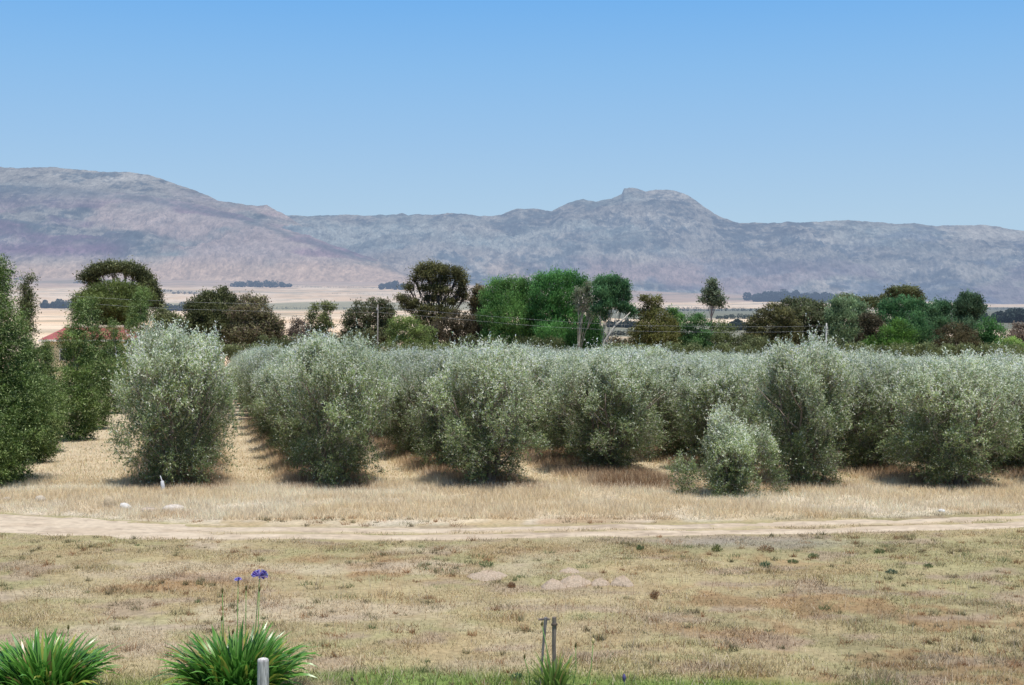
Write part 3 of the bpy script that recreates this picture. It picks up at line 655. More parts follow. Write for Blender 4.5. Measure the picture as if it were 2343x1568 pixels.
tree('thinning_poplar', 'half-bare poplar with pale branches showing between the green ones', 'tree', 1318, 121,
     [(1345, 662, 16, 16), (1325, 672, 18, 18), (1352, 690, 20, 20), (1330, 700, 20, 18), (1355, 715, 20, 18)], ((.05, .07, .035), (.24, .25, .17)), 3000, .16, TG, tr=.13, shell=.95, twig=11, trunk=(.40, .36, .30), lean=(0.1, 0, 1.5))
tree('leaning_poplar', 'airy green poplar with a crooked pale trunk leaning to the right', 'tree', 1380, 119,
     [(1378, 648, 20, 14), (1405, 645, 20, 13), (1428, 655, 13, 13), (1375, 670, 22, 16), (1408, 672, 26, 18), (1430, 678, 12, 13), (1395, 692, 26, 13), (1370, 705, 18, 10), (1425, 702, 18, 9), (1445, 712, 10, 10), (1385, 722, 14, 10)], ((.022, .060, .024), (.105, .190, .085)), 15000, .18, TG, tr=.09, up=1.0, shell=.8, twig=5, trunk=(.42, .39, .34), lean=(.15, 0, 1.6))
# crooked pale stem of that stand
t = thing('dead_trunk', 'bare whitish crooked trunk leaning right in front of the scrub', 'dead tree', W(1378, 800, 116), TG); b = W(1378, 800, 116)
mb = MB(); pts = [W(1378, 800, 116), W(1384, 780, 116), (W(1400, 757, 116)), W(1410, 742, 116.2), W(1426, 731, 116.5), W(1442, 715, 117)]
mb.tube([(q[0] - b[0], q[1] - b[1], q[2] - b[2]) for q in pts], [.11, .105, .095, .085, .07, .04], 8, (.46, .42, .36)); link('trunk', mb.mesh('dead_trunk', True), M['bark'], t)
mb = MB(); mb.tube([(pts[3][0] - b[0], 0, pts[3][2] - b[2]), (pts[3][0] - b[0] - .1, 0, pts[3][2] - b[2] + .7), (pts[3][0] - b[0] + .2, .1, pts[3][2] - b[2] + 1.2)], [.06, .04, .015], 6, (.5, .45, .38)); link('branch', mb.mesh('branch', True), M['bark'], t)
tree('scrub_bush', 'low grey-green scrub in the gap below the leaning trunk', 'bush', 1400, 128, [(1370, 775, 26, 14), (1400, 785, 30, 12), (1430, 788, 26, 12), (1350, 790, 30, 14)], BROWN, 7000, .18, TG, tr=.06)
tree('wattle_tree', 'dark olive-brown tree with small domed top right of the leaning poplar', 'tree', 1495, 124,
     [(1478, 686, 17, 9), (1500, 688, 14, 9), (1492, 702, 22, 12), (1475, 722, 26, 15), (1505, 722, 26, 16), (1490, 748, 42, 20), (1530, 745, 24, 18), (1470, 768, 32, 18), (1505, 775, 50, 24), (1545, 775, 24, 20)], ((.030, .032, .011), (.120, .120, .035)), 24000, .19, TG, tr=.2, lightc=((.2, .15, .1), .05))
tree('scrub_bush', 'small fresh green bush touching the wattle tree on its right', 'bush', 1545, 134, [(1538, 712, 11, 10), (1550, 728, 18, 13), (1545, 748, 24, 18)], POP, 5000, .18, TG, tr=.08)
tree('scrub_tree', 'small deep green tree below the lone tall gum tree on its left', 'tree', 1590, 123, [(1595, 728, 18, 11), (1580, 738, 15, 12), (1610, 740, 15, 10), (1585, 760, 24, 18), (1575, 780, 22, 18), (1612, 770, 20, 18)], ((.016, .045, .016), (.085, .155, .055)), 10000, .17, TG, tr=.1)
tree('scrub_tree', 'low green shrub row directly below the lone gum tree', 'bush', 1645, 127, [(1640, 745, 22, 12), (1665, 757, 20, 12), (1640, 772, 40, 18), (1690, 785, 30, 14), (1600, 792, 40, 12)], ((.026, .042, .018), (.120, .140, .055)), 10000, .18, TG, tr=.08)
tree('gum_tree', 'lone slender gum tree with tufted crown standing out against the mountain', 'tree', 1625, 235,
     [(1630, 648, 10, 9), (1633, 660, 11, 9), (1620, 668, 12, 9), (1640, 672, 11, 9), (1628, 682, 13, 9), (1608, 686, 9, 9), (1648, 686, 9, 8), (1650, 696, 8, 6), (1632, 694, 11, 6)], ((.022, .035, .022), (.10, .125, .08)), 4200, .4, tr=.22, shell=.8, twig=2, trunk=(.2, .18, .18))
# right hand stand
tree('dense_tree', 'dark rounded tree at the left end of the right-hand stand', 'tree', 1775, 124,
     [(1768, 705, 24, 12), (1745, 725, 24, 16), (1785, 722, 32, 18), (1725, 748, 24, 20), (1765, 750, 42, 24), (1805, 752, 30, 24), (1745, 780, 42, 20), (1790, 785, 46, 20), (1715, 775, 18, 16)], ((.026, .027, .012), (.105, .100, .040)), 26000, .19, TG, tr=.2)
tree('dense_tree', 'grey-green broad tree with flat top behind the right utility pole', 'tree', 1845, 136,
     [(1810, 693, 20, 8), (1840, 695, 26, 12), (1868, 702, 24, 12), (1815, 712, 28, 14), (1855, 720, 40, 20), (1830, 745, 40, 24), (1875, 750, 30, 30), (1850, 780, 44, 22)], ((.028, .040, .020), (.120, .135, .065)), 24000, .22, TG, tr=.22, lightc=((.24, .2, .16), .06))
tree('pale_poplar', 'pale grey-green poplar with light branches right of the utility pole', 'tree', 1940, 128,
     [(1915, 694, 20, 13), (1945, 694, 22, 14), (1970, 704, 18, 14), (1905, 722, 24, 20), (1940, 725, 34, 24), (1975, 730, 20, 22), (1915, 758, 30, 24), (1950, 765, 34, 26), (1905, 785, 26, 18)], ((.045, .080, .035), (.21, .27, .15)), 26000, .18, TG, tr=.2, up=1.0, shell=.65, twig=5, trunk=(.46, .42, .36))
tree('dark_crown_tree', 'small dark crown peeping over the pale poplar', 'tree', 1940, 150, [(1940, 684, 20, 8), (1925, 695, 16, 10), (1960, 692, 20, 9), (1995, 692, 22, 9), (2020, 698, 22, 10)], DARK, 7000, .24, TG, tr=.2)
tree('umbrella_pine', 'dark flat-topped umbrella pine rising above the right-hand stand', 'tree', 2065, 155, [(2045, 668, 18, 8), (2070, 665, 20, 8), (2092, 672, 15, 10), (2070, 680, 26, 8), (2100, 686, 12, 8), (2035, 684, 22, 10)], DARK, 8500, .26, TG, tr=.3, shell=.8, twig=3, trunk=(.32, .28, .26))
tree('dark_thicket', 'dark brown tree in the hollow between pale poplar and bright green trees', 'tree', 1995, 123, [(1990, 735, 24, 18), (2005, 755, 24, 22), (1985, 775, 28, 20)], ((.018, .018, .010), (.075, .062, .035)), 9000, .18, TG, tr=.1)
tree('green_tree', 'tall deep green tree in the middle of the right-hand stand', 'tree', 2060, 129,
     [(2035, 700, 24, 14), (2065, 694, 24, 14), (2095, 700, 20, 14), (2035, 728, 34, 24), (2080, 728, 38, 26), (2055, 758, 44, 28), (2100, 765, 34, 28), (2060, 785, 44, 22)], ((.014, .045, .018), (.075, .150, .060)), 32000, .19, TG, tr=.22, up=.8)
tree('bright_tree', 'bright lime-green young tree at the front of the right-hand stand', 'tree', 2045, 117,
     [(2060, 748, 24, 16), (2030, 765, 24, 16), (2075, 770, 28, 20), (2000, 785, 24, 14), (2040, 790, 40, 18), (1985, 798, 22, 12)], ((.026, .062, .012), (.110, .200, .040)), 15000, .15, TG, tr=.1, up=.9)
tree('green_tree', 'green tree with uneven crown left of the rounded upright tree', 'tree', 2120, 133,
     [(2110, 704, 18, 12), (2130, 712, 20, 16), (2150, 700, 16, 14), (2165, 706, 16, 16), (2125, 738, 30, 24), (2155, 738, 30, 26), (2140, 770, 40, 26), (2110, 790, 34, 18)], ((.020, .055, .025), (.10, .175, .085)), 24000, .19, TG, tr=.2, up=.8, shell=.6)
tree('upright_tree', 'dark green oval tree standing highest at the right end of the stand', 'tree', 2215, 138,
     [(2210, 684, 16, 12), (2230, 688, 16, 12), (2200, 702, 20, 16), (2232, 706, 20, 16), (2214, 724, 30, 20), (2205, 745, 24, 18)], ((.016, .040, .020), (.085, .135, .075)), 15000, .2, TG, tr=.18, up=.8)
tree('brown_dome_tree', 'dark brown domed tree in front of the oval upright tree', 'tree', 2190, 119,
     [(2190, 752, 34, 14), (2160, 768, 26, 17), (2220, 768, 26, 17), (2190, 782, 48, 22), (2150, 790, 22, 14), (2225, 795, 26, 16), (2185, 805, 44, 14)], ((.020, .018, .009), (.105, .085, .040)), 19000, .15, TG, tr=.14, lw=.4)
tree('green_tree', 'fresh green tree right of the brown domed tree', 'tree', 2262, 122,
     [(2262, 738, 18, 13), (2245, 758, 20, 18), (2275, 760, 24, 18), (2262, 788, 34, 24), (2290, 800, 30, 18)], ((.018, .055, .018), (.090, .190, .060)), 16000, .16, TG, tr=.14, up=.9)
tree('green_bush', 'yellowish green bush at the right edge behind the olive canopy', 'bush', 2315, 117, [(2305, 785, 24, 15), (2330, 798, 26, 16), (2300, 808, 34, 14), (2350, 812, 24, 14)], ((.035, .075, .015), (.16, .23, .06)), 11000, .15, TG, tr=.1)
tree('brown_bush', 'brownish bush at the right edge in front of the blue wood', 'bush', 2335, 140, [(2330, 748, 14, 9), (2350, 752, 18, 12), (2325, 768, 26, 13), (2360, 770, 20, 15)], MAUVE, 7000, .2, TG, tr=.08)
# low scrub closing the foot of the belt
for i, (px_, w_, Y_) in enumerate([(450, 60, 116), (640, 50, 117), (790, 40, 117), (1110, 60, 115), (1240, 60, 115), (1730, 50, 117), (1880, 50, 116)]):
    tree('scrub_bush', 'low dark scrub just beyond the olives, below the %s' % ['dense dark tree', 'brownish green tree', 'spreading tree by the left pole', 'broad bright poplar', 'taller bright poplar', 'left end of the right-hand stand', 'right utility pole'][i], 'bush', px_, Y_,
         [(px_ - w_ * .5, 782, w_ * .55, 14), (px_ + w_ * .4, 784, w_ * .55, 13), (px_, 790, w_ * .8, 14)], ((.02, .03, .012), (.10, .11, .045)), 6000, .16, TG, tr=.05)

for i, px_ in enumerate([380, 520, 610, 700, 745, 905, 985, 1045, 1410, 1450, 1560, 1620, 1690, 1830, 1925, 1985, 2090, 2150, 2235, 2300]):
    w_ = 42 + 14 * rng.random(); tree('scrub_bush', 'low dark scrub bush mostly hidden between the olive canopy and the farm trees', 'bush', px_, 113 + 3 * rng.random(),
         [(px_ - w_ * .5, 800, w_ * .55, 14), (px_ + w_ * .4, 802, w_ * .55, 13), (px_, 812, w_ * .8, 14)], ((.03, .045, .018), (.15, .165, .07)), 3500, .16, 'low scrub bushes along the far edge of the orchard', tr=.05)
# ------------------------------------------------------------------ far woods and bushes on the plain
def find_r(px_, py_):
    rr = np.exp(np.linspace(math.log(250), math.log(7300), 900)); dx, dy, dz = ray(px_, py_)
    x = dx / dy * rr; z = gz(x, rr); ya = YH + F * (HC - z) / rr
    i = np.where(ya <= py_)[0]; return rr[i[0]] if len(i) else 7200.
def wood(label, x0, x1, ytop, ybase, n, slope=0, col=((.020, .032, .030), (.07, .095, .075)), kind='stuff', name='distant_wood', cat='wood', gaps=0, depth=1.0):
    Y = find_r((x0 + x1) / 2, ybase); s = Y / F; pts = []; rad = []
    hh = (ybase - ytop) * s
    nb = max(5, int((x1 - x0) / max((ybase - ytop), 3) * 4.5))
    for i in range(nb):
        f = (i + rng.random()) / nb; xx = x0 + (x1 - x0) * f
        if gaps and rng.random() < gaps: continue
        env = (.55 + .45 * math.sin(math.pi * f)) * (.65 + .5 * rng.random())
        X, _, _ = W(xx, ybase, Y); yy = Y + (rng.random() - .5) * hh * 5 * depth
        pts.append((X, yy, gzs(X, yy) + slope * 0 + hh * env * .45)); rad.append((hh * (.30 + .22 * rng.random()), hh * env * .55))
    if not pts: return
    pts = np.array(pts); rad = np.array(rad); bi = rng.integers(len(pts), size=n); d = rsph(n)
    cen = pts[bi] + d * np.stack([rad[bi, 0], rad[bi, 0], rad[bi, 1]], 1) * (1 - .3 * rng.random((n, 1)))
    c = mixc(np.broadcast_to(L3(*col[0]), (n, 3)), L3(*col[1]), np.clip(rng.random(n) * .6 + .4 * d[:, 2], 0, 1)); lf = hh * .17
    co, cc = leaf_quads(cen, unit(rsph(n) + np.array([0, 0, .3])), rsph(n), lf * (.6 + .8 * rng.random(n)), lf * .7 * (.6 + .8 * rng.random(n)), c)
    org = np.array([pts[:, 0].mean(), pts[:, 1].mean(), gzs(pts[:, 0].mean(), pts[:, 1].mean())])
    o = link(name, raw_mesh(name, co - org, 4, np.arange(len(co)), cc), M['hazy_leaf'], None, tuple(org))
    return tag(o, label, cat, None, kind)
wood('long blue wood at the foot of the left mountain slope', 535, 662, 641, 657, 4500)
wood('small blue wood left of the tallest layered tree', 872, 935, 643, 662, 3000, gaps=.1)
wood('thin line of trees along the far edge of the straw fields', 600, 880, 654, 659, 1800, gaps=.3)
wood('row of small dark bushes across the straw field', 458, 545, 679, 685, 1500, gaps=.15)
wood('small blue clump at the left foot of the mountain', 176 - 4, 212, 642, 649, 900)
wood('tiny blue clump below the mountain at the far left', 36, 56, 634, 641, 500)
wood('blue clump on the straw field right of the umbrella pine', 366, 392, 661, 668, 700)
wood('line of bushes trailing right from the blue clump in the straw field', 392, 450, 665, 673, 900, gaps=.2)
wood('blue trees on the straw plain left of the umbrella pine', 96, 168, 684, 706, 4500, col=((.02, .035, .03), (.08, .11, .08)))
wood('blue-green trees on the plain right of the umbrella pine', 372, 470, 692, 712, 3500, gaps=.1)
wood('thin hedge line at the near edge of the plain', 480, 930, 701, 708, 2600, gaps=.35)
wood('scattered dark bushes on the pale field left of the layered tree', 740, 930, 670, 674, 700, gaps=.6)
wood('wide blue wood at the mountain foot above the right-hand stand', 1716, 1930, 662, 692, 9000, col=((.018, .03, .035), (.06, .085, .08)))
wood('blue trees scattered above the wide blue wood', 1800, 2010, 656, 668, 1600, gaps=.5)
wood('dark scrub line across the plain behind the lone gum tree', 1440, 1740, 702, 712, 3500, gaps=.15)
wood('dark bushes on the plain right of the lone gum tree', 1640, 1730, 718, 730, 2200, gaps=.1)
wood('blue thicket on the plain left of the right-hand stand', 1660, 1720, 728, 756, 3500)
wood('blue scrub beyond the crooked pale trunk', 1395, 1470, 728, 750, 3000)
wood('dark blue wood along the plain at the right edge', 2255, 2420, 706, 738, 9000, col=((.02, .035, .035), (.06, .085, .07)))
wood('thin line of trees on the plain behind the oval tree', 2100, 2360, 702, 709, 1800, gaps=.2)
wood('scrub across the plain between leaning trunk and wattle tree', 1390, 1560, 752, 768, 3500, gaps=.1, col=((.03, .035, .025), (.10, .11, .08)))

# ------------------------------------------------------------------ red roofed farm building
Yb_ = 128; s = Yb_ / F
xl = W(88, 778, Yb_)[0]; xr = W(292, 778, Yb_)[0]; ze = W(100, 778, Yb_)[2]; zr = W(100, 748, Yb_ + 3.5)[2]
base = gzs((xl + xr) / 2, Yb_); hb = thing('farm_building', 'long farm building with faded red roof and cream ridge behind the hedge trees', 'building', ((xl + xr) / 2, Yb_, base))
w2 = (xr - xl) / 2; e_ = ze - base; r_ = zr - base; D_ = 7.0
mb = MB(); mb.box((-w2 + .4, .4, -.5), (w2 - .4, D_ - .4, e_ - .05), (.62, .52, .33)); link('wall', mb.mesh('building_wall'), M['paint'], hb)
mb = MB(); v = [(-w2, 0, e_), (w2, 0, e_), (w2, D_, e_), (-w2, D_, e_), (-w2 + 1.6, D_ / 2, r_), (w2 - 1.6, D_ / 2, r_), (-w2, 0, e_ - .12), (w2, 0, e_ - .12), (w2, D_, e_ - .12), (-w2, D_, e_ - .12)]
mb.add(v, [(0, 1, 5, 4), (2, 3, 4, 5), (1, 2, 5, 5), (3, 0, 4, 4), (6, 9, 8, 7)], (.36, .115, .11)); rf = link('roof', mb.mesh('building_roof'), M['roof'], hb)
mb = MB()
n_r = 44
for i in range(n_r):
    f = (i + .5) / n_r; xx = -w2 + 1.7 + (2 * w2 - 3.4) * f; mb.tube([(xx, .05, e_ + .02), (xx, D_ / 2 - .1, r_ + .0)], [.025, .025], 4, (.34, .11, .105))
link('roof_rib', mb.mesh('roof_rib'), M['roof'], rf)
mb = MB(); mb.box((-w2 + 1.5, D_ / 2 - .3, r_ - .06), (w2 - 1.5, D_ / 2 + .3, r_ + .17), (.80, .70, .52)); link('ridge_cap', mb.mesh('ridge_cap'), M['paint'], rf)
mb = MB(); mb.box((-w2, -.12, e_ - .16), (w2, -.003, e_ + .03), (.78, .72, .66)); link('gutter', mb.mesh('gutter'), M['paint'], hb)
for xx in (-1.9, .6, 2.9):
    mb = MB(); mb.box((xx - .6, .33, e_ - 2.1), (xx + .6, .397, e_ - .9), (.75, .72, .65)); wn = link('window', mb.mesh('window_frame'), M['paint'], hb)
    mb = MB(); mb.box((xx - .5, .30, e_ - 2.0), (xx + .5, .327, e_ - 1.0), (.05, .05, .05)); link('pane', mb.mesh('window_pane'), M['glass'], wn)

# ------------------------------------------------------------------ utility poles and wires
def pole(px_, ytop, Y, r, col, label):
    b = W(px_, 790, Y); z0 = gzs(b[0], Y); zt = W(px_, ytop, Y)[2]; t = thing('utility_pole', label, 'utility pole', (b[0], Y, z0))
    mb = MB(); mb.tube([(0, 0, -.4), (0, 0, (zt - z0) * .5), (0.03, 0, zt - z0)], [r, r * .9, r * .75], 9, col); link('post', mb.mesh('pole_post', True), M['wood'], t)
    mb = MB(); mb.box((-.05, -.55, zt - z0 - .55), (.05, .55, zt - z0 - .45), (.3, .28, .26)); link('crossarm', mb.mesh('crossarm'), M['wood'], t)
    for s_ in (-.45, .45):
        mb = MB(); mb.tube([(0, s_, zt - z0 - .45), (0, s_, zt - z0 - .3)], [.04, .03], 7, (.6, .6, .6)); link('insulator', mb.mesh('insulator'), M['paint'], t)
    return t
pole(864, 697, 115, .07, (.30, .27, .24), 'grey utility pole in front of the spreading tree on the left')
pole(1890, 740, 113, .085, (.62, .60, .57), 'pale utility pole rising from the olive canopy on the right')
pole(-330, 640, 92, .12, (.42, .38, .34), 'utility pole beyond the left edge')
def wire(pts, label):
    mb = MB(); P3 = [W(*q) for q in pts]; o = P3[0]; sm = []
    for i in range(len(P3) - 1):
        for k in range(6):
            f = k / 6; sm.append(tuple(P3[i][j] * (1 - f) + P3[i + 1][j] * f - o[j] for j in range(3)))
    sm.append(tuple(P3[-1][j] - o[j] for j in range(3)))
    mb.tube(sm, [.0065] * len(sm), 5, (.45, .44, .44)); return tag(link('power_line', mb.mesh('power_line'), M['wire'], None, o), label, 'power line', 'power lines strung between the poles')
def dY(p): return 92 + (115 - 92) * (p + 330) / (864 + 330) if p < 864 else 115 - 2 * (p - 864) / (1890 - 864)
wire([(p, y, dY(p) + .45) for p, y in [(-330, 650), (0, 668), (171, 678), (289, 685.5), (450, 692), (621, 696.5), (740, 700), (864, 703), (1000, 714), (1121, 724), (1300, 737), (1460, 745), (1660, 748), (1780, 748), (1890, 746)]], 'upper thin grey power line, running across the front of the tree belt')
wire([(p, y, dY(p) - .45) for p, y in [(-330, 655), (0, 676), (139, 689.5), (289, 701.5), (400, 707), (621, 713), (740, 714), (864, 715), (1000, 726), (1109, 736), (1250, 748), (1460, 758), (1660, 761), (1780, 760), (1890, 757)]], 'lower thin grey power line, running across the front of the tree belt')

# ------------------------------------------------------------------ stones, mounds
def stone(px_, py_, wpx, hpx, col, label):
    wpx *= 1.12; hpx *= 1.15; col = tuple(.82 * q for q in col)
    p = ground_at(px_, py_); s_ = p[1] / F; a = wpx * s_ / 2; h = hpx * s_; b = a * .7
    nu, nv = 16, 10; v = []
    rb = rsph(7); ra = rng.random(7) * .3 - .08
    for i in range(nv):
        for j in range(nu):
            th = 2 * math.pi * j / nu; ph = math.pi * i / (nv - 1); d = np.array([math.sin(ph) * math.cos(th), math.sin(ph) * math.sin(th), math.cos(ph)])
            q = .9 + (np.exp(4 * (rb @ d - 1)) * ra).sum() + .05 * rng.normal(); v.append((d[0] * a * q, d[1] * b * q, h * .35 + d[2] * h * .75 * q))
    f = [(i * nu + j, i * nu + (j + 1) % nu, (i + 1) * nu + (j + 1) % nu, (i + 1) * nu + j) for i in range(nv - 1) for j in range(nu)]
    mb = MB(); mb.add(v, f, col); o = link('rock', mb.mesh('rock', True), M['stone'], None, p); o.rotation_euler = (0, 0, rng.normal() * .2)
    return tag(o, label, 'rock', 'pale rocks lying along the far side of the track')
stone(92, 1147, 22, 11, (.66, .58, .47), 'pale rounded rock nearest the left edge, in the verge grass')
stone(251, 1161, 24, 20, (.62, .50, .34), 'largest cream boulder half sunk in verge grass, left of the white rock')
stone(287, 1166, 24, 11, (.80, .77, .72), 'whitest small rock, right of the cream boulder')
stone(341, 1170, 34, 7, (.62, .52, .46), 'flat pinkish rock between the white rock and the long slab')
stone(395, 1169, 46, 12, (.74, .66, .58), 'long flat pale slab of rock at the right end of the line')
stone(14, 1146, 18, 7, (.58, .49, .38), 'dull buff rock right at the left edge of the photo')
stone(2155, 1172, 15, 6, (.85, .83, .79), 'small white stone alone by the track on the right side')
def mound(px_, py_, wpx, hpx, label, col=(.47, .375, .285)):
    p = ground_at(px_, py_); s_ = p[1] / F; a = wpx * s_ / 2; h = hpx * s_; n_ = 22; m_ = 9; v = []; 
    for i in range(m_):
        for j in range(n_):
            f = i / (m_ - 1); th = 2 * math.pi * j / n_; rr = a * f * (1 + .12 * math.sin(3 * th + px_) + .06 * rng.normal())
            v.append((math.cos(th) * rr, math.sin(th) * rr * .9, h * (1 - f ** 1.7) ** .9 * (1 + .13 * rng.normal()) - .02 * f))
    f = [(i * n_ + j, (i + 1) * n_ + j, (i + 1) * n_ + (j + 1) % n_, i * n_ + (j + 1) % n_) for i in range(m_ - 1) for j in range(n_)]
    mb = MB(); mb.add(v, f, col); return tag(link('molehill', mb.mesh('molehill', True), M['earth'], None, p), label, 'molehill', 'bare earth molehills on the lawn')
mound(1118, 1321, 100, 14, 'widest flat molehill, left of the row of four and below the green weed')
mound(1265, 1344, 62, 18, 'leftmost molehill in the row of four, steep and nearest the viewer')
mound(1314, 1336, 84, 18, 'broad low molehill, second in the row of four')
mound(1372, 1337, 52, 14, 'smallest molehill, third in the row of four')
mound(1424, 1337, 58, 18, 'neat conical molehill at the right end of the row of four')
mound(1305, 1308, 56, 8, 'faint flat molehill behind the row of four')
def weed(px_, py_, wpx, hpx, label, col=((.07, .10, .04), (.24, .29, .13)), n=170):
    wpx *= 1.15; hpx *= 1.1
    p = ground_at(px_, py_); s_ = p[1] / F; R_ = wpx * s_ / 2; H_ = hpx * s_; th = rng.random(n) * 6.28; rr = R_ * np.sqrt(rng.random(n)); 
    cen = np.stack([np.cos(th) * rr, np.sin(th) * rr, H_ * rng.random(n) * (1.1 - rr / R_ * .5)], 1); ax = unit(cen * np.array([1, 1, .3]) + np.array([0, 0, .12]) + rsph(n) * .08)
    c_ = mixc(np.broadcast_to(L3(*col[0]), (n, 3)), L3(*col[1]), rng.random(n)); co, cc = leaf_quads(cen, ax, rsph(n), (H_ * .35 + .02) * (.5 + rng.random(n)), .010 + .006 * rng.random(n), c_)
    return tag(link('weed', raw_mesh('weed', co, 4, np.arange(len(co)), cc), M['leaf'], None, p), label, 'weed', 'small weeds on the lawn')
weed(1113, 1297, 30, 13, 'spiky grey-green weed on top of the widest molehill')
weed(1751, 1298, 24, 13, 'compact dark green weed right of the gravel patch', ((.03, .07, .04), (.12, .22, .11)))
weed(1862, 1277, 22, 10, 'small dark weed right of the compact dark weed')
weed(2012, 1266, 24, 10, 'dark green weed near the track, right of centre')
weed(1815, 1288, 22, 7, 'flat dark weed between two larger dark weeds')
weed(2124, 1298, 20, 8, 'flat green weed in the right part of the lawn')
weed(2040, 1312, 24, 9, 'pale blue-green weed in the right part of the lawn', ((.04, .07, .05), (.15, .2, .13)))
weed(2395, 1310, 20, 8, 'weed beyond the right edge')
weed(1640, 1262, 22, 16, 'upright yellow-green weed at the near edge of the track', ((.08, .09, .03), (.2, .22, .08)))
weed(1752, 1262, 34, 14, 'brown dry weed left of the gravel patch', ((.15, .09, .05), (.36, .22, .12)))
weed(1465, 1258, 16, 10, 'small dark weed by the track edge near the centre')
weed(1498, 1370, 18, 18, 'rusty dry weed below the row of molehills', ((.15, .09, .05), (.36, .22, .12)))
weed(1170, 1345, 16, 12, 'rusty weed just right below the widest molehill', ((.15, .09, .05), (.36, .22, .12)))
weed(1185, 1556, 30, 14, 'low green weed in the lush strip left of the small agapanthus', ((.03, .08, .03), (.10, .2, .08)))

# ------------------------------------------------------------------ white marker at the foot of the first olive
p = ground_at(372, 1124); t = thing('marker_stake', 'small white painted stake at the foot of the leftmost olive tree', 'marker', p)
mb = MB(); mb.tube([(0, 0, -.1), (.01, 0, .12), (-.01, 0, .27)], [.05, .055, .045], 10, (.58, .58, .60)); link('stake', mb.mesh('marker', True), M['paint'], t)
mb = MB(); mb.tube([(-.01, 0, .26), (-.06, 0, .42)], [.02, .012], 6, (.55, .56, .6)); link('tie_strip', mb.mesh('marker_strip', True), M['paint'], t)

# ------------------------------------------------------------------ agapanthus clumps
def straps(n, R, Lm, spread, col, wid=.030):
    V = []; Fq = []; C = []; seg = 8; o = 0
    for i in range(n):
        a = rng.random() * 2 * math.pi; u = rng.random() ** .6; r0 = R * .60 * u
        b = np.array([math.cos(a) * r0, math.sin(a) * r0, 0]); a2 = a + rng.normal() * .65; out = spread * (.22 + .95 * u) * (.7 + .5 * rng.random()); ln = Lm * (.55 + .60 * rng.random())
        d = np.array([math.cos(a2), math.sin(a2), 0]); sd = np.array([-math.sin(a2), math.cos(a2), 0]); el = math.radians(88) - out * .45; p = b.copy(); w = wid * (.75 + .5 * rng.random())
        bend = out * (1.25 if rng.random() < .8 else 2.0); cc = L3(*col[0]) + (L3(*col[1]) - L3(*col[0])) * rng.random()
        qq = rng.random()
        if qq < .08: cc = L3(.38, .40, .08)
        elif qq < .12: cc = L3(.36, .25, .11)
        tw = rng.normal() * .5; pts = []
        for q in range(seg + 1):
            f = q / seg; ww = w * (.55 + .9 * f) if f < .5 else w * max(.04, (1 - ((f - .5) / .5) ** 2.6)); sv = sd * math.cos(tw * f) + np.array([0, 0, 1]) * math.sin(tw * f)
            V += [p - sv * ww / 2, p + sv * ww / 2]; C += [cc * (.7 + .45 * f)] * 2
            e = el - bend * f * f * .9; p = p + (d * math.cos(e) + np.array([0, 0, 1]) * math.sin(e)) * ln / seg
            if p[2] < .03: p[2] = .03
        for q in range(seg): Fq.append((o + 2 * q, o + 2 * q + 1, o + 2 * q + 3, o + 2 * q + 2))
        o += 2 * (seg + 1)
    return np.array(V), np.array(Fq), np.array(C)
def clump(px_, py_, R, Lm, spread, n, label, scapes=(), col=((.050, .17, .022), (.19, .40, .075)), wid=.043):
    p = ground_at(px_, py_); t = thing('agapanthus', label, 'agapanthus', p, 'agapanthus clumps along the bottom edge'); v, f, c_ = straps(n, R, Lm, spread, col, wid)
    link('foliage', raw_mesh('agapanthus_leaves', v, 4, f, c_, True), M['strap'], t)
    for (hx, hy, bx_, kind_) in scapes:
        h = W(hx, hy, p[1]); b = W(bx_, py_, p[1]); h = (h[0] - p[0], (rng.random() - .5) * .2, h[2] - p[2]); b = (b[0] - p[0], 0, .0)
        mb = MB(); m = tuple((h[j] * .5 + b[j] * .5) + (.03 if j == 0 else 0) for j in range(3)); mb.tube([b, m, h], [.007, .006, .005], 6, (.22, .38, .10)); st = link('flower_stem', mb.mesh('flower_stem', True), M['strap'], t)
        mb = MB()
        if kind_ == 'bud':
            mb.tube([(h[0], h[1], h[2] - .01), (h[0], h[1], h[2] + .012), (h[0] + .004, h[1], h[2] + .035), (h[0] + .008, h[1], h[2] + .055)], [.008, .016, .013, .004], 7, (.16, .13, .04)); fl = 'bud'; mt = M['strap']
        elif kind_ == 'white':
            mb.tube([(h[0], h[1], h[2] - .01), (h[0], h[1], h[2] + .015), (h[0], h[1], h[2] + .04), (h[0], h[1], h[2] + .058)], [.01, .024, .022, .006], 8, (.66, .55, .30)); fl = 'bud'; mt = M['petal']
        elif kind_ == 'purplebud':
            mb.tube([(h[0], h[1], h[2] - .02), (h[0], h[1], h[2] + .015), (h[0], h[1], h[2] + .045), (h[0], h[1], h[2] + .07)], [.008, .022, .024, .006], 8, (.17, .15, .33)); fl = 'bud'; mt = M['petal']
        else:
            big = kind_ == 'big'; nf = 46 if big else 22; Rr = .080 if big else .040; mb.tube([(h[0], h[1], h[2] - .04), (h[0], h[1], h[2])], [.006, .009], 6, (.12, .16, .08))
            for q in range(nf):
                a = rng.random() * 6.28; e = rng.random() * 1.15 + (-.1 if big else .35); d = Vector((math.cos(a) * math.cos(e), math.sin(a) * math.cos(e), math.sin(e) * .75)); s0 = Vector(h); s1 = s0 + d * Rr * .6; s2 = s0 + d * Rr * 1.0; s3 = s0 + d * Rr * 1.35
                cp = (.36 + .18 * rng.random(), .33 + .16 * rng.random(), .68 + .15 * rng.random()); mb.tube([s0, s1, s2, s3], [.002, .004, .008, .015], 6, cp if rng.random() < .8 else (.12, .08, .38), cap=False)
            fl = 'flower_head'; mt = M['petal']
        link(fl, mb.mesh(fl, True), mt, st)
    return t
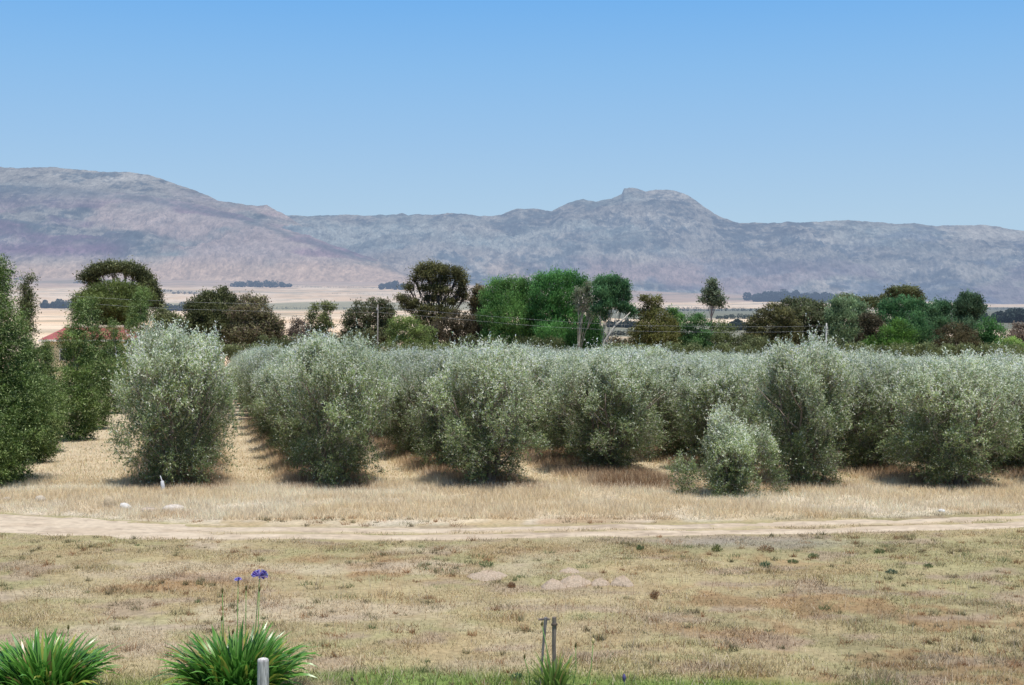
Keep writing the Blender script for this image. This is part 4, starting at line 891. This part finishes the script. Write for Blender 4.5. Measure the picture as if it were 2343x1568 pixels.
clump(545, 1600, .70, .90, 1.14, 820, 'full agapanthus clump behind the short post, with two purple flower heads',
      [(594, 1319, 560, 'big'), (542, 1332, 530, 'small'), (512, 1352, 505, 'bud'), (560, 1352, 550, 'bud'), (596, 1349, 575, 'bud'), (506, 1420, 498, 'bud'), (530, 1452, 528, 'bud')])
clump(98, 1606, .70, .83, 1.12, 780, 'agapanthus clump without flowers at the bottom left corner', [(155, 1440, 140, 'bud')])
clump(1268, 1582, .26, .50, .80, 130, 'small yellowish agapanthus tuft growing around the two thin stakes', [(1240, 1431, 1262, 'bud'), (1318, 1484, 1308, 'bud'), (1358, 1474, 1338, 'white'), (1200, 1506, 1212, 'bud')], ((.10, .20, .04), (.27, .40, .10)), .02)
p = ground_at(1428, 1600); t = thing('agapanthus', 'single purple bud on a thin stem at the bottom edge', 'flower stem', p)
mb = MB(); hh_ = W(1428, 1556, p[1])[2] - p[2]; mb.tube([(0, 0, 0), (.01, 0, hh_ * .5), (0, 0, hh_)], [.008, .007, .006], 6, (.12, .2, .07)); st = link('stem', mb.mesh('single_stem', True), M['strap'], t)
mb = MB(); mb.tube([(0, 0, hh_ - .02), (0, 0, hh_ + .015), (0, 0, hh_ + .045), (0, 0, hh_ + .08)], [.008, .022, .024, .005], 8, (.17, .15, .33)); link('bud', mb.mesh('single_bud', True), M['petal'], st)
p = ground_at(822, 1600); t = thing('dry_stem', 'dark dry seed head on a leaning stalk at the bottom edge, left of centre', 'flower stem', p)
mb = MB(); q = W(808, 1557, p[1]); q = (q[0] - p[0], 0, q[2] - p[2]); mb.tube([(0, 0, 0), (q[0] * .5, 0, q[2] * .55), q], [.007, .006, .005], 6, (.10, .08, .05)); st = link('stem', mb.mesh('dry_stalk', True), M['bark'], t)
mb = MB(); mb.tube([(q[0], 0, q[2] - .01), (q[0] - .012, 0, q[2] + .012), (q[0] - .022, 0, q[2] + .035)], [.008, .022, .010], 7, (.08, .065, .05)); link('seed_head', mb.mesh('seed_head', True), M['bark'], st)

# ------------------------------------------------------------------ posts
p = ground_at(602, 1648); hgt = W(602, 1508, p[1])[2] - p[2]; t = thing('wooden_post', 'short thick weathered grey post in front of the flowering agapanthus', 'post', p)
mb = MB(); mb.tube([(0, 0, -.3), (0, 0, .2), (.004, 0, hgt - .03), (.004, 0, hgt - .008), (.004, 0, hgt)], [.072, .071, .068, .066, .058], 28, (.46, .44, .44)); link('shaft', mb.mesh('post_shaft', True), M['wood'], t)
mb = MB(); mb.tube([(.004, 0, hgt - .002), (.004, 0, hgt + .004)], [.058, .050], 28, (.68, .65, .62)); link('cut_top', mb.mesh('post_top'), M['wood'], t)
p = ground_at(1268, 1572); hgt = W(1268, 1412, p[1])[2] - p[2]; t = thing('wooden_stake', 'upright cracked grey stake, right of the pair in the small agapanthus tuft', 'stake', p, 'thin stakes in the small agapanthus tuft')
mb = MB(); mb.tube([(0, 0, -.2), (.004, 0, hgt * .3), (-.003, 0, hgt * .6), (.002, 0, hgt * .9), (0, 0, hgt)], [.030, .028, .029, .028, .026], 9, (.25, .20, .17), jit=.25); link('shaft', mb.mesh('stake_shaft'), M['wood'], t)
mb = MB(); mb.tube([(0, 0, hgt * .88), (0, 0, hgt * .905)], [.042, .042], 12, (.13, .10, .08)); link('binding', mb.mesh('stake_binding'), M['wood'], t)
t = thing('wooden_stake', 'leaning grey stake with pointed foot, left of the pair in the small agapanthus tuft', 'stake', ground_at(1236, 1568), 'thin stakes in the small agapanthus tuft')
a_ = t.location; h_ = W(1249, 1413, a_[1]); m_ = W(1243, 1480, a_[1])
mb = MB(); mb.tube([(0, 0, -.1), (m_[0] - a_[0], 0, m_[2] - a_[2]), (h_[0] - a_[0], 0, h_[2] - a_[2])], [.014, .016, .025], 7, (.27, .24, .23), jit=.2); link('shaft', mb.mesh('leaning_shaft'), M['wood'], t)
mb = MB(); hx, hz = h_[0] - a_[0], h_[2] - a_[2]; mb.tube([(hx - .10, 0, hz - .03), (hx + .0, .0, hz - .02), (hx + .05, 0, hz - .025)], [.012, .019, .014], 7, (.27, .22, .2), jit=.3); link('crosspiece', mb.mesh('crosspiece'), M['wood'], t)

# ------------------------------------------------------------------ sky, sun, camera
EL, AZ = 73.0, 146.0     # sun height; azimuth measured clockwise from +Y (view direction)
w = bpy.data.worlds.new('World'); scene.world = w; w.use_nodes = True; nt = w.node_tree; nt.nodes.clear()
out = N(nt, 'ShaderNodeOutputWorld'); bg = N(nt, 'ShaderNodeBackground'); sky = N(nt, 'ShaderNodeTexSky'); sky.sky_type = 'NISHITA'; sky.sun_disc = False
sky.sun_elevation = math.radians(EL); sky.sun_rotation = math.radians(AZ); sky.air_density = 1.0; sky.dust_density = .6; sky.ozone_density = 1.6; sky.altitude = 200
SKYS = .11
bg.inputs['Strength'].default_value = SKYS
tc = N(nt, 'ShaderNodeTexCoord'); sx = N(nt, 'ShaderNodeSeparateXYZ'); nt.links.new(tc.outputs['Generated'], sx.inputs[0])
rp = N(nt, 'ShaderNodeValToRGB'); nt.links.new(maprange(nt, sx.outputs['Z'], 0, .30, 0, 1), rp.inputs[0])
st = [(0.0, (.47, .645, .785)), (.22, (.435, .620, .795)), (.42, (.335, .555, .820)), (.60, (.255, .505, .835)), (.77, (.180, .445, .842)), (1.0, (.120, .370, .79))]
e = rp.color_ramp.elements
while len(e) < len(st): e.new(.5)
for q, (a, b) in zip(e, st): q.position = a; q.color = (*b, 1)
gainn = N(nt, 'ShaderNodeVectorMath'); gainn.operation = 'SCALE'; gainn.inputs['Scale'].default_value = 1 / SKYS; nt.links.new(rp.outputs[0], gainn.inputs[0])
mx = N(nt, 'ShaderNodeMix'); mx.data_type = 'RGBA'; nt.links.new(maprange(nt, sx.outputs['Z'], .26, .5, 0, 1), mx.inputs[0]); nt.links.new(gainn.outputs[0], mx.inputs[6]); nt.links.new(sky.outputs[0], mx.inputs[7])
nt.links.new(mx.outputs[2], bg.inputs['Color']); nt.links.new(bg.outputs[0], out.inputs['Surface'])
ld = bpy.data.lights.new('sun', 'SUN'); ld.energy = 4.2; ld.angle = math.radians(.5); ld.color = (1, .955, .88); lo = bpy.data.objects.new('sun', ld); COL.objects.link(lo)
e_, a_ = math.radians(EL), math.radians(AZ); d = Vector((math.cos(e_) * math.sin(a_), math.cos(e_) * math.cos(a_), math.sin(e_))); lo.rotation_euler = d.to_track_quat('Z', 'Y').to_euler(); lo.location = d * 60
cd = bpy.data.cameras.new('camera'); cam = bpy.data.objects.new('camera', cd); COL.objects.link(cam); cam.location = (0, 0, HC); cam.rotation_euler = (math.pi / 2 - PITCH, 0, 0)
cd.sensor_width = 36; cd.lens = 36 * F / 2343; cd.clip_start = .1; cd.clip_end = 40000; scene.camera = cam
scene.render.engine = 'CYCLES'; scene.view_settings.view_transform = 'Standard'; scene.view_settings.look = 'None'; scene.view_settings.exposure = 0
scene.cycles.max_bounces = 6; scene.cycles.diffuse_bounces = 3; scene.cycles.transmission_bounces = 4
